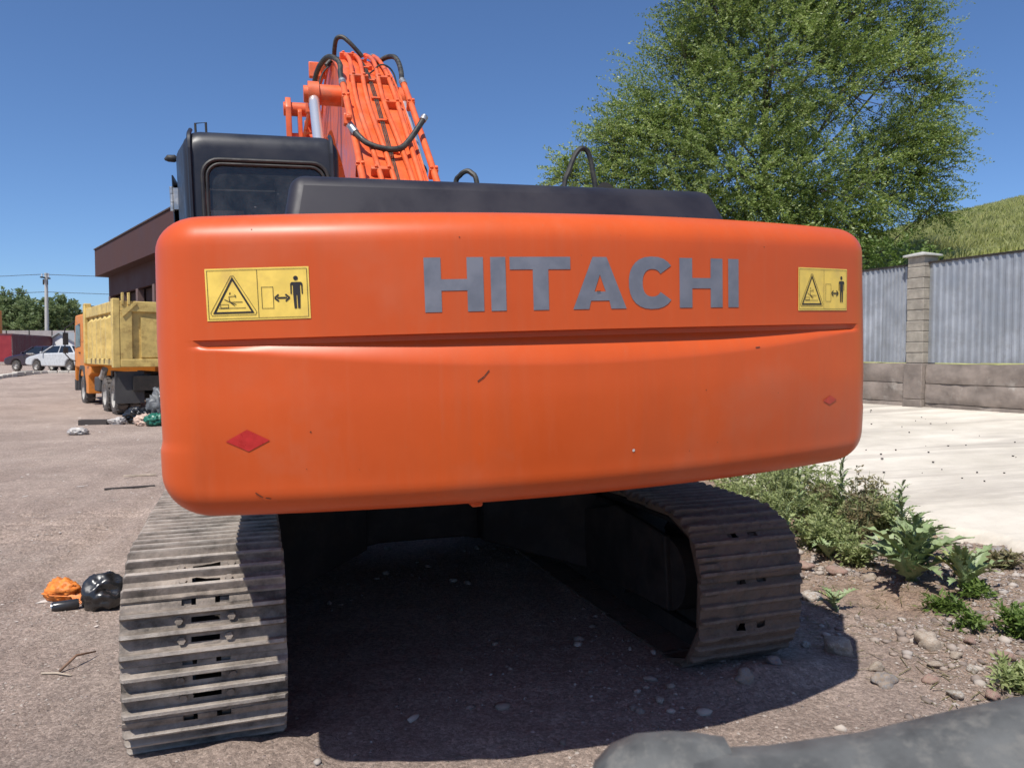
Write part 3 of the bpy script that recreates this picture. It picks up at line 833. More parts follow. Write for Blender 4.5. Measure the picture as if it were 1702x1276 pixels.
def build_house():
    # engine hood
    b = MB()
    zb, zt = 1.95, 2.308
    b.add([(-.945, .60, zb), (1.03, .60, zb), (1.08, 2.3, zb), (-.92, 2.3, zb), (-.875, .74, zt), (.93, .78, zt), (.98, 2.2, zt), (-.875, 2.2, zt)],
          [(3, 2, 1, 0), (4, 5, 6, 7), (0, 1, 5, 4), (1, 2, 6, 5), (2, 3, 7, 6), (3, 0, 4, 7)])
    hood = b.build('engine_hood', M['hood_black'], EX, bevel=.05, seg=5)
    for p, r in (([(-.02, 1.75, 2.28), (-.02, 1.72, 2.50), (0.0, 1.7, 2.545), (.03, 1.68, 2.565), (.055, 1.66, 2.55), (.075, 1.64, 2.50), (.08, 1.64, 2.28)], .014),
                 ([(.49, 1.5, 2.25), (.51, 1.5, 2.47), (.535, 1.5, 2.54), (.57, 1.5, 2.62), (.605, 1.5, 2.66), (.64, 1.5, 2.655), (.66, 1.5, 2.61), (.672, 1.5, 2.54), (.685, 1.5, 2.45), (.69, 1.5, 2.25)], .014)):
        MB().tube(smooth_path(p, 4), r, 8).build('handrail', M['hose_rubber'], hood, smooth=True)
    MB().tube([(.70, 1.5, 2.2), (.70, 1.5, 2.36), (.70, 1.47, 2.41), (.70, 1.40, 2.425)], .048, 14).build('exhaust_pipe', M['dark_steel'], hood, smooth=True)
    b = MB(); b.b2((-.3, 1.0, 2.316), (-.05, 1.2, 2.333)); b.build('hood_latch', M['hood_black'], hood, bevel=.006)
    b = MB(); b.b2((.2, 1.1, 2.316), (.32, 1.2, 2.338)); b.build('hood_latch', M['hood_black'], hood, bevel=.006)
    # upper frame and side panels
    b = MB()
    b.b2((-1.29, .99, 1.16), (1.29, 4.3, 1.93)); b.b2((.45, 2.4, 1.94), (1.47, 4.9, 2.0)); b.b2((.5, 4.3, 1.16), (1.46, 5.2, 1.9)); b.b2((1.2, .52, 1.2), (1.435, 4.9, 2.02))  # last box: right side panel, out of view, widened and lengthened for its shadow
    b.build('upper_frame', M['boom_orange'], EX, bevel=.03)
    b = MB(); b.b2((-1.2, 1.0, 1.05), (1.2, 5.0, 1.155)); b.build('deck_plate', M['dark_steel'], EX, bevel=.01)
    # cab shell: loops from front frame over the rear edge into the window opening
    X0, X1, Z0, Z1 = -1.535, -.475, 1.2, 3.2
    b = MB()
    def lp(x0, x1, z1, r, y, z0=Z0): return rrect(x0, x1, z0, z1, r, y)
    loops = [lp(X0 - .13, X1 - .01, Z1 - .06, .16, 5.15), lp(X0 - .14, X1, Z1 + .02, .15, 4.5), lp(X0 - .085, X1, Z1 + .03, .13, 3.9), lp(X0, X1, Z1 + .005, .12, 3.53)]
    for i in range(1, 6):
        a = R(90 * i / 5); k = .085 * (1 - math.cos(a)); loops.append(lp(X0 + k * .55, X1 - k * .7, Z1 + .005 - k * 1.5, .12, 3.53 - .12 * math.sin(a)))
    wx0, wx1, wz0, wz1, wr = -1.415, -.548, 1.9, 3.005, .12
    loops += [rrect(wx0, wx1, wz0, wz1, wr, 3.41), rrect(wx0 + .004, wx1 - .004, wz0 + .004, wz1 - .004, wr, 3.46)]
    b.loops(loops)
    cab = b.build('cab', M['cab_grey'], EX, smooth=True, angle=38)
    # cab edge mouldings, seal, glass
    for x, dx in ((X0 + .055, -1), (X1 - .055, 1)):
        MB().tube(smooth_path([(x, 3.405, 1.9), (x, 3.402, 2.95), (x, 3.405, 3.06), (x, 3.44, 3.165), (x + .0 * dx, 3.55, 3.225)], 4), .016, 6).build('moulding', M['cab_grey'], cab, smooth=True)
    def ring_tube(x0, x1, z0, z1, r, y, rad):
        p = rrect(x0, x1, z0, z1, r, y, 6); p.append(p[0]); return MB().tube(p, rad, 8, cap=False)
    ring_tube(wx0 + .012, wx1 - .012, wz0, wz1 - .012, .11, 3.405, .014).build('window_seal', M['rubber'], cab, smooth=True)
    ring_tube(wx0 + .040, wx1 - .040, wz0, wz1 - .040, .095, 3.408, .011).build('window_seal', M['rubber'], cab, smooth=True)
    b = MB(); p = rrect(wx0 + .03, wx1 - .03, wz0 + .02, wz1 - .03, .09, 3.425); b.add(p, [tuple(range(len(p)))])
    gl = b.build('rear_window', M['cab_glass'], cab)
    b = MB()
    for q in ((-.70, -.628, 2.842, 2.845), (-.70, -.628, 2.882, 2.885), (-.70, -.697, 2.842, 2.885), (-.631, -.628, 2.842, 2.885), (-.685, -.665, 2.862, 2.868), (-.66, -.655, 2.855, 2.876), (-.65, -.64, 2.862, 2.868)):
        b.b2((q[0], 3.428, q[2]), (q[1], 3.4295, q[3]))
    b.build('sticker', mat('sticker_green', (.12, .35, .27), .5), cab)
    # inside: lining, front glass, pillars, seat, roof hatch frame, wiring
    b = MB(); b.b2((X0 - .04, 3.6, 1.25), (X1 - .04, 5.05, 1.3)); b.b2((X0 - .05, 5.08, 1.3), (X1 - .03, 5.12, 2.35)); b.b2((X0 + .02, 3.5, 3.12), (X1 - .05, 5.0, 3.14))
    b.b2((X1 - .05, 3.6, 1.3), (X1 - .03, 5.0, 3.1)); b.b2((X0 - .06, 3.9, 1.3), (X0 - .04, 5.0, 3.05)); b.b2((X0 + .05, 5.06, 2.95), (X1 - .05, 5.10, 3.12))
    b.b2((-1.02, 5.05, 2.35), (-.97, 5.10, 3.0))
    b.build('cab_lining', M['interior'], cab)
    b = MB(); b.b2((-1.30, 4.0, 1.9), (-.80, 4.12, 2.62)); b.b2((-1.17, 4.02, 2.63), (-.93, 4.1, 2.85)); b.b2((-1.30, 4.1, 1.8), (-.8, 4.6, 1.95))
    b.build('seat', M['interior'], cab, bevel=.05, seg=3)
    b = MB(); b.b2((-.93, 3.8, 2.62), (-.66, 3.84, 2.96)); b.build('speaker_panel', mat('panel_brown', (.06, .05, .045), .7), cab, bevel=.01)
    b = MB()
    for i, (x, dx) in enumerate(((-.86, .05), (-.83, .06), (-.80, .07), (-.77, .04))):
        b.tube(smooth_path([(x, 3.52, 2.2), (x + .01, 3.5, 2.4), (x + .03 + dx * .4, 3.5, 2.56), (x + dx, 3.52, 2.72)], 5), .009, 5)
    b.build('cable_bundle', M['rubber'], cab, smooth=True)
    b = MB(); b.add([(X0 - .02, 5.13, 2.36), (X1 - .05, 5.13, 2.36), (X1 - .05, 5.10, 3.0), (X0 - .02, 5.10, 3.0)], [(0, 1, 2, 3)])
    b.build('front_window', M['cab_glass'], cab)
    MB().tube([(-1.485, 4.0, 3.2), (-1.485, 4.0, 3.40), (-1.41, 4.0, 3.41), (-1.41, 4.0, 3.2)], .009, 6).build('roof_handle', M['rubber'], cab)
    b = MB(); b.tube([(-1.60, 4.35, 3.21), (-1.66, 4.35, 3.215)], .010, 6); b.tube([(-1.655, 4.35, 3.21), (-1.68, 4.35, 3.215), (-1.73, 4.35, 3.215), (-1.755, 4.35, 3.205)], [.012, .03, .028, .008], 10)
    b.build('door_lamp', M['rubber'], cab, smooth=True)
    b = MB(); b.tube([(-1.672, 4.0, 2.74), (-1.672, 4.0, 2.80)], .017, 10); b.tube([(-1.672, 4.0, 2.805), (-1.672, 4.0, 2.865)], .017, 10); b.tube([(-1.672, 4.0, 2.87), (-1.672, 4.0, 2.92)], .017, 10)
    b.b2((-1.66, 3.98, 2.75), (-1.62, 4.02, 2.91)); b.build('door_hinge', M['steel_light'], cab, smooth=True)
    b = MB(); b.tube([(-1.685, 4.5, 2.0), (-1.692, 4.5, 3.05)], .013, 8); b.build('door_trim', M['steel_light'], cab, smooth=True)
    b = MB(); b.b2((-1.676, 4.05, 2.2), (-1.664, 4.9, 3.02)); b.build('door_window', M['car_glass'], cab, bevel=.004)
build_house()

def build_boom():
    T = smooth_path([(0, 3.4, 2.25), (0, 3.9, 2.78), (0, 4.25, 3.12), (0, 4.85, 3.66), (0, 5.35, 4.10), (0, 5.85, 4.49), (0, 6.4, 4.83), (0, 7.0, 5.09), (0, 7.6, 5.21), (0, 8.4, 5.22), (0, 9.2, 5.08), (0, 10.1, 4.82)], 4)
    n = len(T); x0, hw = .045, .265
    nr = []
    for i in range(n):
        t = (T[min(n - 1, i + 1)] - T[max(0, i - 1)]).normalized(); nr.append(Vector((0, -t.z, t.y)))
    dep = np.interp(np.arange(n) / (n - 1), [0, .3, .55, .8, 1], [.55, .8, .92, .7, .42])
    b = MB(); loops = []
    for i in range(n):
        p = T[i]; q = T[i] - nr[i] * dep[i]
        loops.append([(x0 - hw, p.y, p.z), (x0 + hw, p.y, p.z), (x0 + hw, q.y, q.z), (x0 - hw, q.y, q.z)])
    b.loops(loops, cap0=True, cap1=True)
    boom = b.build('boom', M['boom_orange'], EX, smooth=True, angle=30)
    def at(i, x, h): return (x, T[i].y + nr[i].y * h, T[i].z + nr[i].z * h)
    # edge flanges of the top plate
    for s in (-1, 1):
        b = MB(); l2 = []
        for i in range(n):
            a = x0 + s * (hw - .01); c = x0 + s * (hw + .018)
            l2.append([at(i, a, .0), at(i, c, .0), at(i, c, -.022), at(i, a, -.022)])
        b.loops(l2, cap0=True, cap1=True); b.build('flange', M['boom_orange'], boom, smooth=True, angle=30)
    iA = min(range(n), key=lambda i: abs(T[i].y - 3.7)); iB = min(range(n), key=lambda i: abs(T[i].y - 5.6)); iC = min(range(n), key=lambda i: abs(T[i].y - 6.85))
    # pipes: outer pair stands off the edges, four inner ones lie on the plate
    for x, rad, h, e in ((-.245, .030, .075, iB - 1), (.375, .030, .06, iB), (-.115, .024, .052, iC), (-.01, .024, .052, iC), (.145, .024, .052, iC), (.245, .024, .052, iC)):
        pts = [at(i, x + (0.03 * math.sin((i - iA) * .35) if abs(x) < .2 else 0), h) for i in range(iA, e + 1)]
        MB().tube(pts, rad, 10).build('hydraulic_pipe', M['boom_orange'], boom, smooth=True)
        # hose collar
        k = pts[-1]; k2 = Vector(k) - Vector(pts[-2]); k2.normalize()
        MB().tube([Vector(k) - k2 * .02, Vector(k) + k2 * .09], rad * 1.25, 10).build('pipe_collar', M['steel_light'] if abs(x) > .2 else M['boom_orange'], boom, smooth=True)
    # thin cable conduit in the middle
    for x in (.045, .06, .075):
        MB().tube([at(i, x, .012) for i in range(iA, iC)], .006, 6).build('cable', M['hose_rubber'], boom, smooth=True)
    # clamps across the pipes
    for i in (iA + 3, iA + 6, iB - 3, iB + 1, iC - 1):
        for x, w, h in ((-.245, .075, .085), (.375, .075, .07), (-.06, .19, .06), (.195, .17, .06)):
            if abs(x) > .2 and x != .195 and i > iB - 1: continue
            if (i + int(x * 100)) % 3 == 0 and abs(x) < .2: continue
            b = MB(); a = Vector(at(i, x, h / 2)); t = (T[i + 1] - T[i - 1]).normalized()
            rot = Matrix.Rotation(math.atan2(t.z, t.y), 3, 'X')
            b.box(a, (w, .05, h + .03), rot); b.box(a + rot @ Vector((w * .28, 0, h * .62 + .012)), (.028, .03, .03), rot)
            b.box(a + rot @ Vector((-w * .28, 0, h * .62 + .012)), (.028, .03, .03), rot)
            b.build('clamp', M['boom_orange'], boom, bevel=.005)
    for i in range(iA + 2, iC, 3):       # cable brackets
        b = MB(); a = Vector(at(i, .06, .012)); t = (T[i + 1] - T[i - 1]).normalized(); rot = Matrix.Rotation(math.atan2(t.z, t.y), 3, 'X')
        b.box(a, (.09, .03, .04), rot); b.box(a + rot @ Vector((.055, 0, .01)), (.03, .04, .05), rot); b.build('cable_bracket', M['boom_orange'], boom, bevel=.003)
    # hoses
    hs = [([(-.245, 5.53, 4.31), (-.245, 5.66, 4.45), (-.235, 5.78, 4.58), (-.27, 5.9, 4.68), (-.335, 6.05, 4.745), (-.40, 6.2, 4.72), (-.44, 6.4, 4.68), (-.46, 6.7, 4.62), (-.46, 7.2, 4.62)], .027),
          ([(.375, 5.68, 4.42), (.40, 5.83, 4.56), (.40, 5.98, 4.72), (.375, 6.1, 4.82), (.32, 6.25, 4.87), (.26, 6.4, 4.88), (.19, 6.6, 4.90)], .027),
          ([(.12, 6.85, 5.08), (.05, 6.85, 5.16), (-.03, 6.85, 5.24), (-.10, 6.88, 5.30), (-.16, 6.92, 5.29), (-.18, 7.0, 5.22), (-.185, 7.1, 5.12)], .026),
          ([(-.30, 6.8, 4.93), (-.24, 6.82, 5.0), (-.15, 6.82, 5.02), (-.06, 6.85, 4.98)], .026),
          ([(-.27, 4.58, 3.60), (-.22, 4.5, 3.515), (-.155, 4.45, 3.44), (-.05, 4.42, 3.395), (.055, 4.42, 3.385), (.16, 4.45, 3.42), (.27, 4.52, 3.55), (.385, 4.6, 3.72)], .026)]
    for p, r in hs: MB().tube(smooth_path(p, 5), r, 10).build('hose', M['hose_rubber'], boom, smooth=True)
    for p in ([(.36, 5.85, 4.37), (.335, 5.9, 4.56), (.27, 5.9, 4.64), (.19, 5.9, 4.65), (.13, 5.92, 4.60), (.07, 5.95, 4.56)], [(-.43, 6.0, 4.30), (-.435, 6.0, 4.44), (-.39, 6.05, 4.58), (-.30, 6.1, 4.69)]):
        MB().tube(smooth_path(p, 5), .009, 6).build('thin_hose', M['rubber'], boom, smooth=True)
    for a, c in (((-.285, 4.60, 3.64), (-.235, 4.52, 3.54)), ((.37, 4.59, 3.70), (.395, 4.61, 3.74))):
        MB().tube([a, c], .032, 10).build('hose_fitting', M['steel_light'], boom, smooth=True)
    # valve block the sagging hose hangs from
    b = MB(); b.b2((-.33, 4.56, 3.62), (-.275, 4.64, 3.72)); b.b2((-.31, 4.52, 3.66), (-.26, 4.6, 3.70)); b.build('valve_block', M['boom_orange'], boom, bevel=.01)
    # cross boss carrying the lift cylinders and the cylinders themselves
    b = MB(); b.tube([(-.60, 6.0, 4.33), (-.52, 6.0, 4.33)], .085, 16); b.tube([(-.52, 6.0, 4.33), (-.22, 6.0, 4.33)], .105, 16); b.build('pivot_boss', M['boom_orange'], boom, smooth=True, angle=40)
    MB().tube([(.31, 6.0, 4.33), (.50, 6.0, 4.33)], .09, 16).build('pivot_boss', M['boom_orange'], boom, smooth=True, angle=40)
    for x in (-.50, .43):
        b = MB(); b.tube([(x, 5.92, 4.25), (x, 4.5, 2.72)], .055, 16); rod = b.build('cylinder_rod', M['chrome'], boom, smooth=True, angle=40)
        b = MB(); b.tube([(x, 4.62, 2.86), (x, 3.6, 1.75)], .095, 16); b.tube([(x, 4.72, 2.96), (x, 4.60, 2.83)], .11, 16); b.build('cylinder_barrel', M['boom_orange'], boom, smooth=True, angle=40)
        b = MB(); b.tube([(x, 5.12, 3.387), (x, 5.09, 3.355)], .066, 14); b.build('cylinder_ring', M['rubber'], boom, smooth=True)
        b = MB(); b.tube([(x - .055, 6.0, 4.33), (x + .055, 6.0, 4.33)], .13, 16); b.build('rod_eye', M['boom_orange'], boom, smooth=True, angle=40)
    # forward pipes and end brackets seen left of the boom
    for x, dz in ((-.36, .02), (-.41, -.05)):
        MB().tube(smooth_path([(x + .12, 6.9, 5.05 + dz), (x + .08, 7.6, 5.12 + dz), (x + .02, 8.4, 5.08 + dz), (x - .03, 9.0, 4.98 + dz), (x - .07, 9.6, 4.86 + dz)], 5), .03, 8).build('hydraulic_pipe', M['boom_orange'], boom, smooth=True)
    for y, z in ((7.3, 5.06), (8.6, 5.03), (9.2, 4.92)):
        b = MB(); b.b2((-.47, y, z - .09), (-.28, y + .08, z + .09)); b.build('clamp', M['boom_orange'], boom, bevel=.01)
    b = MB(); b.prism([(9.45, 4.75), (9.75, 4.75), (9.78, 5.25), (9.68, 5.42), (9.5, 5.42), (9.40, 5.25)], -.72, -.64); b.prism([(9.45, 4.75), (9.75, 4.75), (9.78, 5.2), (9.6, 5.35), (9.42, 5.2)], -.55, -.49)
    b.tube([(-.75, 9.58, 5.27), (-.36, 9.58, 5.27)], .10, 14); b.tube([(-.70, 9.6, 4.86), (-.2, 9.6, 4.86)], .07, 12)
    b.build('arm_bracket', M['boom_orange'], boom, bevel=.01)
    # arm and bucket hanging beyond
    b = MB(); b.add([(x0 - .2, 9.6, 5.1), (x0 + .2, 9.6, 5.1), (x0 + .2, 10.5, 5.0), (x0 - .2, 10.5, 5.0), (x0 - .16, 9.75, 1.5), (x0 + .16, 9.75, 1.5), (x0 + .16, 10.1, 1.5), (x0 - .16, 10.1, 1.5)],
                    [(0, 1, 2, 3), (7, 6, 5, 4), (0, 4, 5, 1), (1, 5, 6, 2), (2, 6, 7, 3), (3, 7, 4, 0)])
    b.build('arm', M['boom_orange'], EX, bevel=.03)
    b = MB(); b.prism([(9.7, 1.6), (10.2, 1.55), (10.5, 1.0), (10.45, .45), (10.1, .12), (9.5, .05), (9.0, .3), (9.05, .36), (9.55, .2), (10.0, .3), (10.2, .7), (10.1, 1.15), (9.8, 1.35)], -.6, .7)
    b.build('bucket', M['dark_steel'], EX, bevel=.02)
build_boom()

def shoe_mesh(seed, fill, w=0.6, pitch=0.205, muddy=False):
    """triple-grouser shoe: local x across, y along travel, z outward"""
    rg = np.random.default_rng(seed)
    p = pitch
    prof = [(-.5 * p - .002, -.004, 0), (-.5 * p, .004, 0), (-.43 * p, .004, 0)]
    for g in (-.333, 0.0, .333):
        hh = .037 if g == 0 else .035
        prof += [(g * p - .016, .004, 0), (g * p - .007, hh, 1), (g * p + .006, hh, 1), (g * p + .013, .004, 0)]
        if g < .3: prof += [((g + .125) * p, .002, 2), ((g + .215) * p, .002, 2)]
    prof += [(.42 * p, .002, 0), (.47 * p, .0, 3), (.5 * p + .006, -.006, 3), (.5 * p + .006, -.014, 0)]
    xs = [-.5 * w, -.5 * w + .012] + list(np.linspace(-.26, .26, 31)) + [.5 * w - .012, .5 * w]
    nx = len(xs); npf = len(prof)
    V = []; 
    for i, x in enumerate(xs):
        edge = 0.0 if 0 < i < nx - 1 else 1.0
        for k, (y, z, ty) in enumerate(prof):
            zz = z - (.012 if edge and ty == 1 else 0)
            f = 0
            if ty in (0, 2) and 0 < k < npf - 2:
                f = max(0.0, float(fbm(np.array([x * 9 + seed * 3.1]), np.array([y * 30 + seed]), 3)[0]) - (0.62 - fill)) * (.06 if ty == 2 else .03)
                f = min(f, .024 if not muddy else .034)
            if ty == 1: f = -.010 * max(0, float(fbm(np.array([x * 5 + seed]), np.array([k * 2.0]), 2)[0]) - .5)
            if muddy and 1 < k < npf - 4 and not edge:
                cake = float(sstep(-.20, -.14, x + .05 * float(fbm(np.array([seed * 1.7]), np.array([y * 25.0]), 2)[0])))
                lvl = .020 + .022 * (float(fbm(np.array([x * 16 + seed * 5]), np.array([y * 22 + seed]), 4)[0]) - .45)
                zz = zz * (1 - cake) + max(zz * .9, lvl) * cake; f *= 1 - cake
            if muddy: f += rg.uniform(0, .004)
            V.append((x, y, zz + f))
    F = []
    for i in range(nx - 1):
        xm = (xs[i] + xs[i + 1]) / 2
        for k in range(npf - 1):
            hole = (k in (7, 13)) and abs(xm) < .05
            if fill > .3 and hole and seed % 3 == 0: hole = False
            if hole and not (muddy and seed != 12): continue
            notch = k >= npf - 4 and (abs(abs(xm) - .062) < .02)
            if notch: continue
            F.append((i * npf + k, (i + 1) * npf + k, (i + 1) * npf + k + 1, i * npf + k + 1))
    b = MB(); b.add(V, F)
    # side closing
    b.add([V[k] for k in range(npf)], [tuple(range(npf))]); b.add([V[(nx - 1) * npf + k] for k in range(npf)], [tuple(range(npf - 1, -1, -1))])
    # underside plate around the link (keeps daylight out of the joints)
    b.add([(-.3, -.5 * p, -.013), (-.052, -.5 * p, -.013), (-.052, .5 * p, -.016), (-.3, .5 * p, -.016), (.052, -.5 * p, -.013), (.3, -.5 * p, -.013), (.3, .5 * p, -.016), (.052, .5 * p, -.016)], [(0, 1, 2, 3), (4, 5, 6, 7)])
    for sx in (-1, 1):
        for y in (-.165 * p, .168 * p):
            x = sx * (.085 + .01 * (y > 0)); b.tube([(x, y, 0), (x, y, .017)], [.017, .015], 6)
    me = b.mesh('shoe', M['shoe_mud' if muddy else 'shoe_steel'], fix=False)
    return me

def track_path():
    """centre line of the shoe plates in (Y, Z)"""
    a_, b_ = .42, .395; yc0, yc1 = 1.31, 5.5; z0 = .015; z1 = z0 + 2 * b_
    def se(t, n=2.7): return math.copysign(abs(t) ** (2 / n), t)
    pts = []
    for y in np.linspace(yc0, yc1, 60, endpoint=False): pts.append((y, z0))
    for a in np.linspace(-90, 90, 60, endpoint=False): pts.append((yc1 + a_ * se(math.cos(R(a))), z0 + b_ + b_ * se(math.sin(R(a)))))
    for q in np.linspace(0, 1, 60, endpoint=False):
        pts.append((yc1 + (yc0 - yc1) * q, z1 - .03 * math.sin(math.pi * q) ** 2 - .03 * q ** 4))
    for a in np.linspace(90, 270, 60, endpoint=False): pts.append((yc0 + a_ * se(math.cos(R(a))), z0 + b_ + b_ * se(math.sin(R(a))) - .03 * max(0, math.sin(R(a)))))
    return np.array(pts)
def uc_level(o):
    yw = R(2.5); ry = Matrix.Rotation(RHO, 4, 'Y')
    o.matrix_local = ry @ Matrix.Translation((-1.3, 1.4, 0)) @ Matrix.Rotation(yw, 4, 'Z') @ Matrix.Translation((1.3, -1.4, 0))
def build_undercarriage():
    before = set(EX.children)
    P = track_path(); Q = np.vstack([P, P[:1]])
    seg = np.hypot(*np.diff(Q, axis=0).T); cum = np.concatenate([[0], np.cumsum(seg)]); Ltot = cum[-1]
    ns = round(Ltot / .222); pitch = Ltot / ns
    clean = [shoe_mesh(s, f, pitch=pitch) for s, f in ((1, .02), (2, .10), (4, .20), (6, .26))]
    mud = [shoe_mesh(s, f, pitch=pitch, muddy=True) for s, f in ((11, .36), (12, .45), (13, .32))]
    for xc, meshes, side in ((-1.31, clean, -1), (1.21, mud, 1)):
        tr = empty('track', (0, 0, 0), parent=EX)
        ph = .35 if side < 0 else .1
        for k in range(ns):
            s = ((k + ph) * pitch) % Ltot
            y = np.interp(s, cum, Q[:, 0]); z = np.interp(s, cum, Q[:, 1])
            a = np.interp((s - .09) % Ltot, cum, Q[:, 0]), np.interp((s - .09) % Ltot, cum, Q[:, 1])
            c = np.interp((s + .09) % Ltot, cum, Q[:, 0]), np.interp((s + .09) % Ltot, cum, Q[:, 1])
            t = Vector((0, c[0] - a[0], c[1] - a[1])).normalized()
            out = Vector((0, t.z, -t.y))                   # path runs along the bottom first: outward is to the right of travel
            X = Vector((1, 0, 0)); Y = out.cross(X)
            m3 = Matrix((X, Y, out)).transposed()
            me = meshes[(k * 7 + (k // 3)) % len(meshes)]
            o = link('shoe', me, tr)
            o.matrix_local = Matrix.Translation((xc + random.uniform(-.004, .004), y, z)) @ m3.to_4x4()
        # chain links as one dark band under the shoes
        b = MB()
        for dx in (-.09, .09):
            lo = []
            for i in range(0, len(P), 3):
                a = P[(i - 3) % len(P)]; c = P[(i + 3) % len(P)]; t = np.array(c) - np.array(a); t /= np.hypot(*t); nn = np.array((-t[1], t[0]))
                p = P[i]
                lo.append([(xc + dx - .022, *(p + nn * .02)), (xc + dx + .022, *(p + nn * .02)), (xc + dx + .022, *(p + nn * .12)), (xc + dx - .022, *(p + nn * .12))])
            lo.append(lo[0]); b.loops(lo)
        b.build('chain', M['dark_steel'], tr)
        # frame, sprocket, idler, rollers
        b = MB(); b.prism([(1.7, .2), (5.25, .2), (5.25, .53), (4.9, .66), (2.1, .66), (1.7, .53)], xc - .17, xc + .17); b.build('track_frame', M['dark_steel'], EX, bevel=.02)
        b = MB(); b.tube([(xc - .05, 1.35, .407), (xc + .05, 1.35, .407)], .31, 24); b.tube([(xc - .2, 1.35, .407), (xc + .2, 1.35, .407)], .2, 20)
        for i in range(20):
            a = 2 * math.pi * i / 20; b.box((xc, 1.35 + .31 * math.cos(a), .407 + .31 * math.sin(a)), (.08, .05, .06), Matrix.Rotation(a, 3, 'X'))
        b.build('sprocket', M['dark_steel'], EX, smooth=True, angle=35)
        b = MB(); b.tube([(xc - .07, 5.5, .407), (xc + .07, 5.5, .407)], .30, 24); b.build('idler', M['dark_steel'], EX, smooth=True, angle=35)
        for y in np.linspace(1.95, 5.15, 8):
            MB().tube([(xc - .16, y, .2), (xc + .16, y, .2)], .085, 12).build('roller', M['dark_steel'], EX, smooth=True, angle=35)
        # inner cover plate by the drive
        b = MB(); xi = xc - side * .21
        b.prism([(1.28, .22), (2.3, .18), (2.4, .56), (1.9, .68), (1.32, .62)], xi - .02, xi + .02); b.build('drive_cover', M['dark_steel'], EX, bevel=.01)
    # centre frame with four legs, slewing ring
    b = MB(); b.tube([(0, 3.55, .92), (0, 3.55, 1.06)], .62, 32); b.build('slewing_ring', M['dark_steel'], EX, smooth=True, angle=35)
    b = MB(); b.prism([(-.66, .24), (-.3, .31), (.3, .31), (.66, .24), (.58, .92), (-.58, .92)], 2.9, 4.2, axis='y')
    for sx in (-1, 1):
        for y0, y1 in ((3.0, 2.45), (4.1, 4.65)):
            b.add([(sx * .4, y0 - .22, .30), (sx * .4, y0 + .22, .30), (sx * 1.14, y1 + .26, .14), (sx * 1.14, y1 - .26, .14), (sx * .4, y0 - .2, .92), (sx * .4, y0 + .2, .92), (sx * 1.14, y1 + .22, .64), (sx * 1.14, y1 - .22, .64)],
                  [(0, 1, 2, 3), (7, 6, 5, 4), (0, 4, 5, 1), (1, 5, 6, 2), (2, 6, 7, 3), (3, 7, 4, 0)])
    b.build('centre_frame', M['dark_steel'], EX, bevel=.015)
    for o in EX.children:
        if o not in before: uc_level(o)      # the undercarriage stands level, the upper works lean a little
build_undercarriage()

